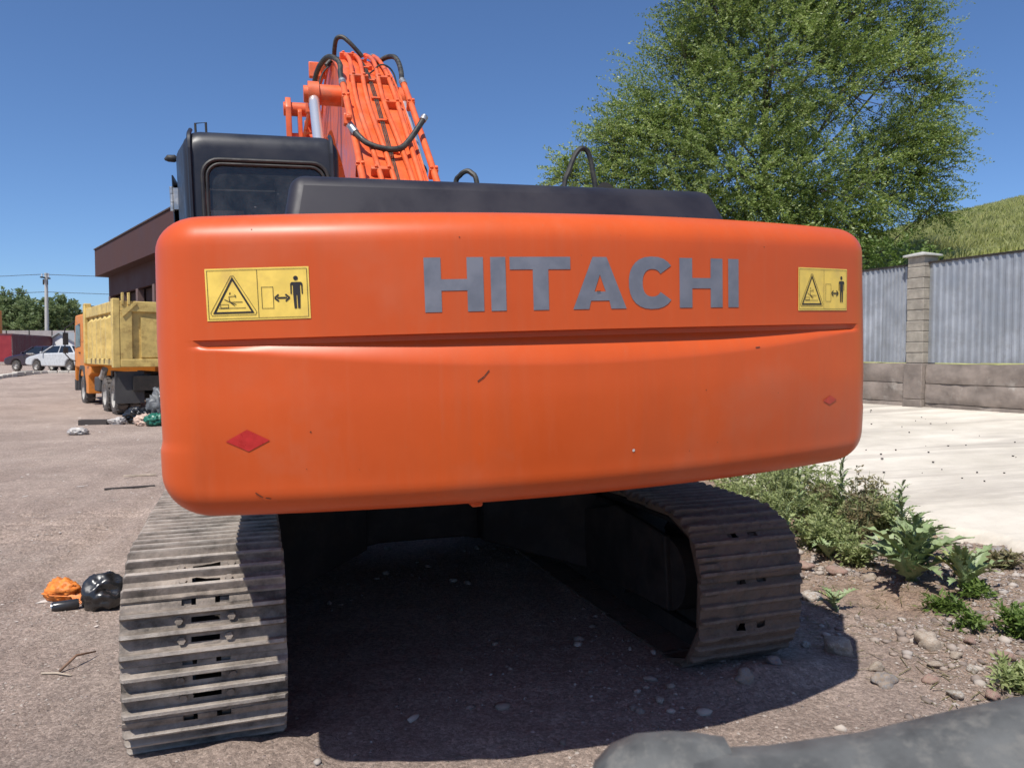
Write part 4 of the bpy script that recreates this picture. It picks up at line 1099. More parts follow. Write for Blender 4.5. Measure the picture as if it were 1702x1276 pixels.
# ------------------------------------------------------------------ FENCE (pillar, corrugated sheets, concrete base)
def build_fence():
    # local x runs along the fence towards the near right, local y points behind it
    ang = math.atan2(-.921, .389)
    root = empty('boundary_fence', (7.6, 14.0, 0.0), (0, 0, ang))
    tag(root, 'grey corrugated metal fence on a rough concrete base wall with block pillars', 'fence')
    def base_z(x): return 0.50
    # base wall of three poured lifts
    rg = np.random.default_rng(3)
    for a, c in ((-9.4, -6.12), (-6.02, -3.22), (-2.82, -.215), (.215, 2.985), (3.415, 6.6)):
        z = .30
        for k, h in enumerate((.42, .36, .37)):
            nx = max(6, int((c - a) / .07)); nz = 4
            V = []; F = []
            off = rg.uniform(-.012, .012)
            for i in range(nx + 1):
                x = a + (c - a) * i / nx
                for j in range(nz + 1):
                    zz = z + h * j / nz - (.006 if j == nz else 0) + (.006 if j == 0 else 0)
                    dy = -.13 + off + (.018 if j in (0, nz) else 0) + (float(fbm(np.array([x * 3 + k * 9]), np.array([zz * 9]), 4)[0]) - .45) * .085
                    if k == 2 and j == nz: zz += (float(fbm(np.array([x * 2.2]), np.array([3.0]), 3)[0]) - .5) * .05
                    V.append((x, dy, zz))
            for i in range(nx):
                for j in range(nz): q = i * (nz + 1) + j; F.append((q, q + nz + 1, q + nz + 2, q + 1))
            n0 = len(V)
            top = [(v[0], .12, v[2]) for v in V[nz::nz + 1]]
            V += top
            for i in range(nx): F.append((i * (nz + 1) + nz, (i + 1) * (nz + 1) + nz, n0 + i + 1, n0 + i))
            b = MB(); b.add(V, F); b.b2((a + .01, -.09, z), (c - .01, .12, z + h - .03))
            b.build('concrete_course', M['wall_concrete'], root, smooth=True, angle=50, fix=False)
            z += h
    # pillars
    blk = None
    for px in (-6.2, -3.0, 0.0, 3.2):
        pl = empty('pillar', (px, 0, 0), parent=root)
        b = MB(); b.b2((-.165, -.165, .3), (.165, .165, 3.38)); b.build('mortar_core', M['mortar'], pl)
        b = MB(); b.b2((-.20, -.215, .3), (.20, .20, .78)); b.build('footing', M['wall_concrete'], pl, bevel=.012)
        b = MB(); b.b2((-.195, -.208, .786), (.195, .198, 1.44)); b.build('footing', M['wall_concrete'], pl, bevel=.012)
        if blk is None:
            b = MB(); b.b2((-.175, -.175, -.092), (.175, .175, .092)); blk = b.mesh('block', M['block_concrete'])
        z = 1.545
        while z < 3.36:
            o = link('block', blk, pl, (random.uniform(-.005, .005), random.uniform(-.005, .005), z), (0, 0, random.uniform(-.01, .01)))
            bv = o.modifiers.new('bevel', 'BEVEL'); bv.width = .008; bv.segments = 1
            z += .1965
        b = MB(); zt = z - .098
        b.add([(-.235, -.235, zt), (.235, -.235, zt), (.235, .235, zt), (-.235, .235, zt), (-.235, -.235, zt + .035), (.235, -.235, zt + .035), (.235, .235, zt + .035), (-.235, .235, zt + .035), (0, 0, zt + .10)],
              [(3, 2, 1, 0), (0, 1, 5, 4), (1, 2, 6, 5), (2, 3, 7, 6), (3, 0, 4, 7), (4, 5, 8), (5, 6, 8), (6, 7, 8), (7, 4, 8)])
        b.build('cap_stone', M['cap_concrete'], pl, bevel=.008)
    # corrugated sheets, about a metre each, lapped
    def sheet(w):
        pitch = .125; n = int(w / pitch); b = MB(); V = []
        xs = []
        for i in range(n):
            x0 = i * pitch
            xs += [(x0, 0), (x0 + .045, 0), (x0 + .068, -.026), (x0 + .102, -.026)]
        xs.append((n * pitch, 0))
        for x, y in xs: V += [(x, y, 0), (x, y, 1.83)]
        b.add(V, [(2 * i, 2 * i + 2, 2 * i + 3, 2 * i + 1) for i in range(len(xs) - 1)])
        return b.mesh('corrugated_sheet', M['zinc_sheet'], fix=False), n * pitch
    me, w = sheet(1.0)
    for a, c in ((-6.02, -3.18), (-2.82, -.18), (.18, 3.02), (3.38, 6.6)):
        x = a; k = 0
        while x < c - .3:
            o = link('corrugated_sheet', me, root, (x, -.03 - .004 * (k % 2), 1.46 + random.uniform(-.006, .006)), (0, R(random.uniform(-.25, .25)), 0))
            if x + w > c: o.scale = ((c - x) / w, 1, 1)
            x += w - .015; k += 1
        b = MB(); b.b2((a, .0, 1.60), (c, .04, 1.66)); b.build('rail', M['dark_steel'], root)
        b = MB(); b.b2((a, .0, 3.05), (c, .04, 3.11)); b.build('rail', M['dark_steel'], root)
        b = MB(); b.b2((a, -.068, 3.27), (c, .03, 3.305)); b.build('top_trim', M['dark_steel'], root)
build_fence()

# ------------------------------------------------------------------ TREES
def tree_mesh_leaves(C, D, S, leaf, n_per, rg, droop=.15, wid=.45, spread=1.0):
    """sprays: centres C, unit directions D, lengths S -> leaf quads"""
    n = len(C)
    t = (np.arange(n_per) + rg.uniform(0, 1, (n, n_per))) / n_per
    side = np.cross(D, np.array([0, 0, 1.0])); side /= np.linalg.norm(side, axis=1, keepdims=True) + 1e-6
    up = np.cross(side, D)
    P = C[:, None, :] + D[:, None, :] * (t * S[:, None])[:, :, None]
    P[:, :, 2] -= droop * S[:, None] * t ** 2
    P += rg.normal(0, .035 * spread, P.shape)
    sg = np.where(rg.uniform(0, 1, (n, n_per)) < .5, -1, 1)
    ax = D[:, None, :] * rg.uniform(.35, .9, (n, n_per))[:, :, None] + side[:, None, :] * (sg * rg.uniform(.5, 1, (n, n_per)))[:, :, None] + up[:, None, :] * rg.normal(0, .35, (n, n_per))[:, :, None]
    ax += rg.normal(0, .25, ax.shape); ax /= np.linalg.norm(ax, axis=2, keepdims=True)
    nv = rg.normal(0, .6, ax.shape) + np.array([0, 0, .8]); w = np.cross(ax, nv); w /= np.linalg.norm(w, axis=2, keepdims=True) + 1e-6
    L = (leaf * rg.uniform(.6, 1.25, (n, n_per)))[:, :, None]
    a = P; b = P + ax * L * .5 + w * L * wid * .5; c = P + ax * L; d = P + ax * L * .5 - w * L * wid * .5
    V = np.stack([a, b, c, d], 2).reshape(-1, 3)
    return V, np.arange(len(V)).reshape(-1, 4)

def build_big_tree():
    rg = np.random.default_rng(21)
    bx, by, bz = 7.3, 22.0, .6
    root = empty('elm_tree', (bx, by, bz))
    tag(root, 'large leafy green tree towering behind the excavator and the fence', 'tree')
    # crown lobes (x, y, z relative to the base, radius)
    lobes = [(.2, 0, 9.4, 2.6), (-1.9, .3, 8.4, 1.9), (2.2, -.2, 8.6, 2.0), (.7, .5, 11.9, 2.3), (-1.5, 0, 11.0, 1.4), (2.7, .2, 11.0, 1.6), (-3.0, 0, 6.6, 1.5), (-3.9, -.2, 5.7, 1.0), (-3.5, .2, 7.9, 1.0),
             (-5.0, 0, 5.8, .6), (-5.7, 0, 6.2, .4), (3.3, 0, 6.9, 1.4), (4.2, -.1, 7.6, .9), (3.7, .2, 5.7, .8), (1.4, -.3, 5.8, 1.9), (-1.0, -.5, 6.2, 2.0), (2.1, -.2, 4.9, 1.1), (4.5, 0, 6.3, .6), (3.8, .1, 9.3, 1.1), (-.4, 0, 14.0, 2.0), (1.9, .3, 13.6, 1.7), (2.5, 0, 4.2, .7), (-2.0, -.3, 4.8, 1.4), (.2, -.4, 4.4, 1.4), (4.9, 0, 8.6, .45), (4.9, .1, 5.3, .45), (3.9, 0, 12.4, .9), (-2.2, 0, 12.6, .8), (-2.3, 0, 9.5, .7), (-4.3, 0, 7.0, .7), (5.2, 0, 7.0, .35), (4.4, .1, 10.3, .5)]
    Cs = []; Ds = []; Ss = []
    b = MB()
    trunk = smooth_path([(0, 0, -.3), (.05, .05, 1.5), (-.05, 0, 3.0), (.1, .1, 5.0), (.0, .1, 8.0), (.3, .2, 12.0)], 4)
    b.tube(trunk, np.interp(np.linspace(0, 1, len(trunk)), [0, .15, .5, 1], [.36, .26, .13, .03]), 10)
    tk = [Vector(p) for p in trunk]
    for (x, y, z, r) in lobes:
        p0 = min(tk, key=lambda q: abs(q.z - max(1.6, z - 2.2 - .35 * abs(x)))); e = Vector((x, y, z))
        mid = (p0 + e) / 2 + Vector((0, rg.normal(0, .3), -.35))
        limb = smooth_path([p0, mid, e, e + (e - mid) * (.35 if r > 1 else .03)], 5)
        b.tube(limb, np.linspace(.02 + .026 * r, .012, len(limb)), 6)
        k = int(185 * r ** 2.1) + 34
        d = rg.normal(0, 1, (k, 3)); d /= np.linalg.norm(d, axis=1, keepdims=True)
        rr = r * rg.uniform(.2, 1, k) ** .6
        c = np.array([x, y, z]) + d * rr[:, None] * np.array([1.0, .85, .9])
        dd = d * .9 + np.array([x, y, (z - 7) * .5]) / 7 + np.array([0, 0, .25]) + rg.normal(0, .3, (k, 3)); dd /= np.linalg.norm(dd, axis=1, keepdims=True)
        Cs.append(c); Ds.append(dd); Ss.append(rg.uniform(.5, 1.25, k) * (.7 + .3 * r / 2) * np.where(rr > .8 * r, rg.uniform(1, 1.55, k), 1))
        for i in range(0, k, max(1, k // 16)):     # visible branchlets
            q = Vector(c[i]); b.tube([e + (q - e) * .15, (e + q) / 2 + Vector((0, 0, -.08)), q + Vector(dd[i]) * .5], [.022, .014, .006], 4)
    b.build('trunk', M['bark'], root, smooth=True, fix=False)
    C = np.vstack(Cs); D = np.vstack(Ds); S = np.concatenate(Ss)
    # clear a few gaps where the sky shows through
    keep = np.ones(len(C), bool)
    for gx, gz_, gr in ((1.9, 7.3, .85), (2.7, 7.9, .65), (.9, 8.9, .5), (3.4, 8.4, .75), (-.6, 7.6, .45), (3.3, 9.9, .5), (.2, 10.8, .4), (-1.2, 9.7, .45), (1.7, 10.0, .4), (3.0, 5.6, .45), (-2.6, 9.0, .5), (-2.4, 5.6, .35)):
        keep &= ~((np.hypot(C[:, 0] - gx, C[:, 2] - gz_) < gr) & (rg.uniform(0, 1, len(C)) < .86))
    C, D, S = C[keep], D[keep], S[keep]
    V, F = tree_mesh_leaves(C, D, S, .088, 48, rg, .22, .42, .7)
    link('crown', np_mesh('crown', V, F, M['elm_leaf']), root)
build_big_tree()

def small_tree(name, label, x, y, z, h, w, leafmat, rg, n=420, leaf=.14, per=22, cat='tree', group=None, trunk=True):
    root = empty(name, (x, y, z)); tag(root, label, cat, group)
    b = MB()
    if trunk: b.tube([(0, 0, -.2), (.05, 0, h * .3), (0, .05, h * .7)], [.02 * h + .03, .015 * h + .02, .02], 7)
    else: b.tube([(0, 0, -.2), (.1, 0, h * .5)], [.05, .02], 5)
    C = []; D = []
    nl = 9
    for i in range(nl):
        a = rg.uniform(0, 6.28); q = rg.uniform(.2, .8)
        lx, ly, lz = math.cos(a) * w * .5 * q, math.sin(a) * w * .4 * q, h * rg.uniform(.36 if trunk else .2, .84)
        r = rg.uniform(.2, .32) * w
        b.tube([(0, 0, h * .3), (lx * .5, ly * .5, (lz + h * .3) / 2), (lx, ly, lz)], [.05 * h / 6, .03 * h / 6, .01], 5)
        k = n // nl; d = rg.normal(0, 1, (k, 3)); d /= np.linalg.norm(d, axis=1, keepdims=True)
        C.append(np.array([lx, ly, lz]) + d * (r * rg.uniform(.2, 1, k) ** .5)[:, None]); D.append(d * .7 + np.array([0, 0, .5]) + rg.normal(0, .3, (k, 3)))
    b.build('trunk', M['bark'], root, smooth=True, fix=False)
    C = np.vstack(C); D = np.vstack(D); D /= np.linalg.norm(D, axis=1, keepdims=True)
    V, F = tree_mesh_leaves(C, D, rg.uniform(.3, .8, len(C)) * max(1, w / 5), leaf, per, rg, .2, .55, max(1, w / 4))
    link('crown', np_mesh('crown', V, F, M[leafmat]), root)
    return root
_rg = np.random.default_rng(5)
for i, (x, y, z, h, w) in enumerate(((9.3, 18.4, .6, 3.9, 2.6), (8.3, 19.8, .6, 3.9, 2.4), (10.6, 17.4, .6, 3.0, 1.8))):
    small_tree('shrub', ['bright green bushy shrub rising behind the corrugated fence beside the block pillar', 'dense green shrub half hidden behind the orange counterweight', 'low green shrub whose top shows just above the corrugated fence'][i], x, y, z, h, w, 'bush_leaf', _rg, 300, .10, 24, 'shrub', 'shrubs behind the fence', False)

# ------------------------------------------------------------------ BROWN SHED (far left, behind the truck)
def build_shed():
    A = Vector((-18.95, 35.3)); e = Vector((.629, -.777))   # along the facade towards the camera
    ang = math.atan2(e.y, e.x); Ln = 19.0; dep = 9.0
    root = empty('brown_shed', (A.x, A.y, .3), (0, 0, ang))     # local x along the facade, local y behind it
    tag(root, 'dark brown metal clad shed with a deep overhanging fascia behind the dump truck', 'shed')
    b = MB(); b.add([(.2, -.5, 4.9), (Ln, -.5, 4.9), (Ln, -.5, 6.1), (.2, -.5, 6.12), (.2, .2, 4.9), (Ln, .2, 4.9), (Ln, .2, 6.1), (.2, .2, 6.12)], [(0, 1, 2, 3), (7, 6, 5, 4), (0, 4, 5, 1), (3, 2, 6, 7), (0, 3, 7, 4), (1, 5, 6, 2)])
    b.build('fascia', M['brown_cladding'], root)
    b = MB(); b.b2((.5, 0, 4.0), (Ln, .15, 4.9)); b.build('lintel_band', M['brown_cladding'], root)
    b = MB(); b.b2((.16, -.54, 6.12), (Ln, dep, 6.17)); b.build('roof', M['brown_panel'], root)
    b = MB(); b.b2((0, dep - .1, 0), (Ln, dep, 6.1)); b.b2((.48, .2, 0), (.6, dep, 6.1)); b.build('wall', M['brown_cladding'], root)
    x = .5
    while x < Ln:
        b = MB(); b.b2((x, -.02, 0), (x + .28, .24, 4.0)); b.build('post', M['brown_post'], root, bevel=.01)
        # corrugated infill panel between the posts
        b = MB(); n = 14; V = []
        for i in range(n * 2 + 1):
            xx = x + .28 + (2.32) * i / (n * 2); V += [(xx, .3 + (.05 if i % 2 else 0), 0), (xx, .3 + (.05 if i % 2 else 0), 4.0)]
        b.add(V, [(2 * i, 2 * i + 2, 2 * i + 3, 2 * i + 1) for i in range(n * 2)]); b.build('infill_panel', M['brown_panel'], root, fix=False)
        x += 2.6
build_shed()

# ------------------------------------------------------------------ DUMP TRUCK
def wheel(parent, x, y, z, r=.52, w=.30, side=-1, tyre='tyre', rim='rim_grey', n=20):
    wv = empty('wheel', (x, y, z), parent=parent)
    b = MB(); prof = [(-w / 2, r * .58), (-w / 2, r * .86), (-w / 2 + .04, r * .97), (-w * .2, r), (w * .2, r), (w / 2 - .04, r * .97), (w / 2, r * .86), (w / 2, r * .58)]
    b.loops([[(px, pr * math.cos(2 * math.pi * i / n), pr * math.sin(2 * math.pi * i / n)) for i in range(n)] for px, pr in prof])
    k = n
    for i in range(k):
        a = 2 * math.pi * (i + .5) / k; b.box((0, r * math.cos(a), r * math.sin(a)), (w * .9, r * .12, .03), Matrix.Rotation(a + math.pi / 2, 3, 'X'))
    b.build('tyre', M[tyre], wv, smooth=True, angle=40)
    b = MB(); b.loops([[(px, pr * math.cos(2 * math.pi * i / n), pr * math.sin(2 * math.pi * i / n)) for i in range(n)] for px, pr in ((side * w / 2, r * .60), (side * w * .30, r * .54), (side * w * .12, r * .42), (side * w * .12, r * .25), (side * w * .38, r * .22), (side * w * .40, r * .05))], cap1=True)
    b.build('rim', M[rim], wv, smooth=True, angle=35)
    return wv

def build_truck():
    ang = R(37.7)
    root = empty('dump_truck', (-9.55, 20.73, -.06), (0, 0, ang))
    tag(root, 'orange cab dump truck with a battered yellow tipping bed, parked facing away', 'truck')
    z0, z1 = 1.50, 3.1
    bed = empty('bed', (0, 0, 0), parent=root)
    b = MB(); b.b2((-1.2, 0, z0 - .12), (1.2, 5.1, z0)); b.build('floor', M['bed_yellow'], bed, bevel=.02)
    for sx in (-1, 1):
        b = MB(); b.b2((sx * 1.13, .05, z0), (sx * 1.19, 5.05, z1 - .02)); b.build('side_plate', M['bed_yellow'], bed)
        b = MB(); b.b2((sx * 1.18, .1, z1 - .30), (sx * 1.28, 5.1, z1)); b.build('top_rail', M['bed_yellow'], bed, bevel=.02)
        b = MB(); b.b2((sx * 1.18, .1, z0 - .12), (sx * 1.27, 5.1, z0 + .06)); b.build('bottom_rail', M['bed_yellow'], bed, bevel=.02)
        for y in (.75, 1.55, 2.35, 3.15, 3.95):
            b = MB(); xo = 1.19
            b.add([(sx * xo, y - .22, z0 + .06), (sx * xo, y + .22, z0 + .06), (sx * (xo + .16), y + .11, z0 + .06), (sx * (xo + .16), y - .11, z0 + .06),
                   (sx * xo, y - .17, z1 - .38), (sx * xo, y + .17, z1 - .38), (sx * (xo + .16), y + .07, z1 - .48), (sx * (xo + .16), y - .07, z1 - .48), (sx * xo, y, z1 - .30)],
                  [(0, 1, 2, 3), (0, 3, 7, 4), (3, 2, 6, 7), (2, 1, 5, 6), (4, 7, 8), (7, 6, 8), (6, 5, 8)])
            b.build('rib', M['bed_yellow'], bed)
        b = MB(); b.b2((sx * 1.12, -.06, z0 - .18), (sx * 1.30, .20, z1 + .06)); b.build('corner_post', M['bed_yellow'], bed, bevel=.02)
        b = MB(); b.b2((sx * 1.12, 4.9, z0 - .1), (sx * 1.32, 5.2, z1 + .16)); b.build('corner_post', M['bed_yellow'], bed, bevel=.02)
    b = MB(); b.b2((-1.2, 5.05, z0), (1.2, 5.15, z1 + .1)); b.build('headboard', M['bed_inside'], bed)
    # tailgate: frame with sunken panel and a tilted inner plate
    tg = MB(); tg.b2((-1.12, -.05, z1 - .28), (1.12, .08, z1)); tg.b2((-1.12, -.05, z0 + .05), (-.82, .08, z1 - .28)); tg.b2((.82, -.05, z0 + .05), (1.12, .08, z1 - .28)); tg.b2((-1.12, -.06, z0 - .16), (1.12, .09, z0 + .05))
    tg.build('tailgate_frame', M['bed_yellow'], bed, bevel=.015)
    b = MB(); b.b2((-.82, .06, z0 + .05), (.82, .09, z1 - .28)); b.build('tailgate_panel', M['bed_yellow'], bed)
    b = MB(); b.prism([(-.60, z0 + .1), (.55, z0 + .1), (.55, z1 - .55), (-.60, z1 - .42)], -.01, .055, axis='y'); b.build('tailgate_plate', M['bed_yellow'], bed)
    for x in (-1.05, -.9): 
        b = MB(); b.b2((x - .03, -.1, z1 - .1), (x + .03, .0, z1 + .22)); b.build('tailgate_hook', M['bed_yellow'], bed, bevel=.01)
    b = MB(); b.prism([(-1.1, z1 - .25), (-.75, z1 - .02), (-.7, z1 - .06), (-1.05, z1 - .42)], -.09, -.055, axis='y'); b.build('hinge_strap', M['bed_yellow'], bed)
    bed.scale = (1, .89, 1)
    # chassis
    b = MB(); b.b2((-.45, .1, .75), (-.35, 7.0, 1.15)); b.b2((.35, .1, .75), (.45, 7.0, 1.15)); b.b2((-.8, .0, .7), (.8, .15, 1.1)); b.b2((-.35, 1.2, .5), (.35, 2.0, 1.1)); b.b2((-.9, .72, .45), (.9, .88, .6)); b.b2((-.9, 2.02, .45), (.9, 2.18, .6))
    b.build('chassis', M['dark_steel'], root)
    for y in (.8, 2.1):
        for sx in (-1, 1):
            wheel(root, sx * 1.02, y, .52, side=sx); wheel(root, sx * .70, y, .52, w=.28, side=sx)
    for sx in (-1, 1): wheel(root, sx * 1.05, 5.7, .52, side=sx)
    for x in (-.88, .88):
        b = MB(); b.b2((x - .36, .12, .36), (x + .36, .15, 1.22)); b.build('mud_flap', M['mudflap'], root)
    b = MB(); b.add([(-1.2, .1, 1.25), (-1.2, .62, .42), (-1.2, .14, .42)], [(0, 1, 2)]); b.build('flap_stay', M['mudflap'], root)
    b = MB(); b.tube(smooth_path([(-1.05, 3.2, 1.0), (-1.1, 2.75, 1.02), (-1.1, 2.4, 1.25)], 4), .09, 8); b.build('exhaust', M['rim_grey'], root, smooth=True)
    b = MB(); b.b2((-1.15, 3.1, .55), (-.75, 3.9, 1.0)); b.build('air_tank', M['mudflap'], root, bevel=.05)
    for sx in (-1, 1):
        b = MB(); b.prism([(4.5, .45), (4.95, .45), (4.95, .75), (5.15, 1.05), (5.15, 1.32), (4.0, 1.32), (4.0, 1.1), (4.5, 1.0)], sx * .85, sx * 1.22); b.build('rear_fender', M['truck_orange'], root, bevel=.02)
    # cab
    cab = empty('cab', (0, 0, 0), parent=root)
    b = MB(); b.prism([(5.35, .95), (6.2, .95), (6.3, 1.25), (7.25, 1.25), (7.3, .75), (7.4, .75), (7.42, 1.7), (7.25, 2.7), (7.05, 3.0), (5.5, 3.0), (5.35, 2.8)], -1.2, 1.2)
    b.build('shell', M['truck_orange'], cab, bevel=.06, seg=3)
    for sx in (-1, 1):
        b = MB(); b.prism([(6.05, 1.95), (7.15, 1.9), (7.0, 2.65), (6.05, 2.7)], sx * 1.2, sx * 1.212); b.build('side_window', M['car_glass'], cab)
        b = MB(); b.prism([(5.5, 2.1), (5.85, 2.1), (5.85, 2.68), (5.5, 2.68)], sx * 1.2, sx * 1.21); b.build('side_window', M['truck_orange'], cab)
        b = MB(); b.b2((sx * 1.2, 6.1, 1.72), (sx * 1.23, 6.3, 1.76)); b.build('door_handle', M['rubber'], cab)
        b = MB(); b.prism([(5.1, .5), (5.22, .5), (5.24, .95), (5.45, 1.2), (5.95, 1.2), (6.2, .95), (6.25, .5), (6.35, .5), (6.3, 1.0), (6.0, 1.32), (5.4, 1.32), (5.14, 1.0)], sx * .9, sx * 1.24); b.build('wheel_arch', M['mudflap'], cab)
        m = MB(); m.b2((sx * 1.40, 7.2, 2.0), (sx * 1.56, 7.26, 2.42)); m.b2((sx * 1.41, 7.2, 1.72), (sx * 1.56, 7.26, 1.92)); m.tube([(sx * 1.18, 7.15, 1.45), (sx * 1.34, 7.25, 1.5), (sx * 1.5, 7.24, 1.7), (sx * 1.5, 7.24, 2.55), (sx * 1.2, 7.1, 2.8)], .02, 6)
        m.build('mirror', M['rubber'], cab)
    b = MB(); b.prism([(-1.05, 1.75), (1.05, 1.75), (1.0, 2.7), (-1.0, 2.7)], 7.38, 7.40, axis='y'); b.build('windscreen', M['car_glass'], cab)
    b = MB(); b.b2((-1.2, 7.3, .45), (1.2, 7.5, .85)); b.build('bumper', M['mudflap'], cab, bevel=.03)
build_truck()

# ------------------------------------------------------------------ CARS, CONTAINER, FAR YARD
def build_car(name, label, x, y, z, rz, paint, suv=False, wrecked=False):
    root = empty(name, (x, y, z), (0, 0, rz)); tag(root, label, 'car')
    # local: +y forward, x lateral; side profile in (y, z)
    hh = 1.0 if not suv else 1.02
    low = [(-2.2, .38), (-1.75, .33), (-1.70, .55), (-1.5, .68), (-1.25, .68), (-1.05, .55), (-1.0, .30), (.95, .30), (1.0, .55), (1.2, .68), (1.45, .68), (1.65, .55), (1.7, .33), (2.2, .36), (2.28, .55), (2.22, .74), (1.9, .85), (.95, hh), (-1.65, hh + .04), (-2.2, .98), (-2.28, .7)]
    b = MB(); b.prism(low, -.86, .86); body = b.build('body', M[paint], root, bevel=.07, seg=3)
    b = MB(); zt = 1.45
    g0 = [(-.78, .98), (.78, .98), (.78, -1.75), (-.78, -1.75)]; g1 = [(-.60, .25), (.60, .25), (.62, -1.2), (-.62, -1.2)]
    b.add([(p[0], p[1], hh) for p in g0] + [(p[0], p[1], zt - .04) for p in g1], [(0, 1, 5, 4), (1, 2, 6, 5), (2, 3, 7, 6), (3, 0, 4, 7)]); b.build('windows', M['car_glass'], root, bevel=.02)
    b = MB(); b.add([(p[0] * 1.01, p[1], zt - .045) for p in g1] + [(p[0] * .9, p[1] * .92, zt) for p in g1], [(0, 1, 5, 4), (1, 2, 6, 5), (2, 3, 7, 6), (3, 0, 4, 7), (4, 5, 6, 7), (3, 2, 1, 0)]); b.build('roof', M[paint], root, bevel=.02)
    for sx in (-1, 1):
        for (ya, yb) in ((.96, .27), (-.42, -.42), (-1.72, -1.2)):
            MB().tube([(sx * .785, ya, hh), (sx * .62, yb, zt - .03)], .035, 6).build('pillar', M[paint], root)
        b = MB(); b.box((sx * .62, 2.2, .66), (.36, .12, .14)); b.build('headlight', M['lamp_glass'], root, bevel=.03)
        b = MB(); b.box((sx * .95, .72, 1.05), (.16, .1, .12)); b.build('mirror', M[paint], root, bevel=.03)
        for yy in (1.33, -1.37): wheel(root, sx * .78, yy, .31, .315, .2, sx, n=16)
    if wrecked:
        b = MB(); b.box((.1, 2.25, .62), (1.3, .25, .4), Matrix.Rotation(.2, 3, 'Z')); b.box((-.5, 1.9, .88), (.7, .6, .04), Matrix.Rotation(.35, 3, 'Y')); b.box((.4, 2.0, .92), (.6, .5, .04), Matrix.Rotation(-.5, 3, 'X'))
        b.tube([(-.8, 2.3, .5), (0, 2.4, .45), (.8, 2.25, .6)], .05, 6); b.build('crushed_front', M['rim_grey'], root)
def fz(x, y): return gz(x, y)
build_car('parked_car', 'dark plum saloon car parked in front of the red container', -27.6, 44.6, fz(-27.6, 44.6), R(74), 'car_plum')
build_car('wrecked_car', 'white car with a smashed open front beside the orange truck cab', -24.6, 41.6, fz(-24.6, 41.6), R(66), 'car_white', True, True)

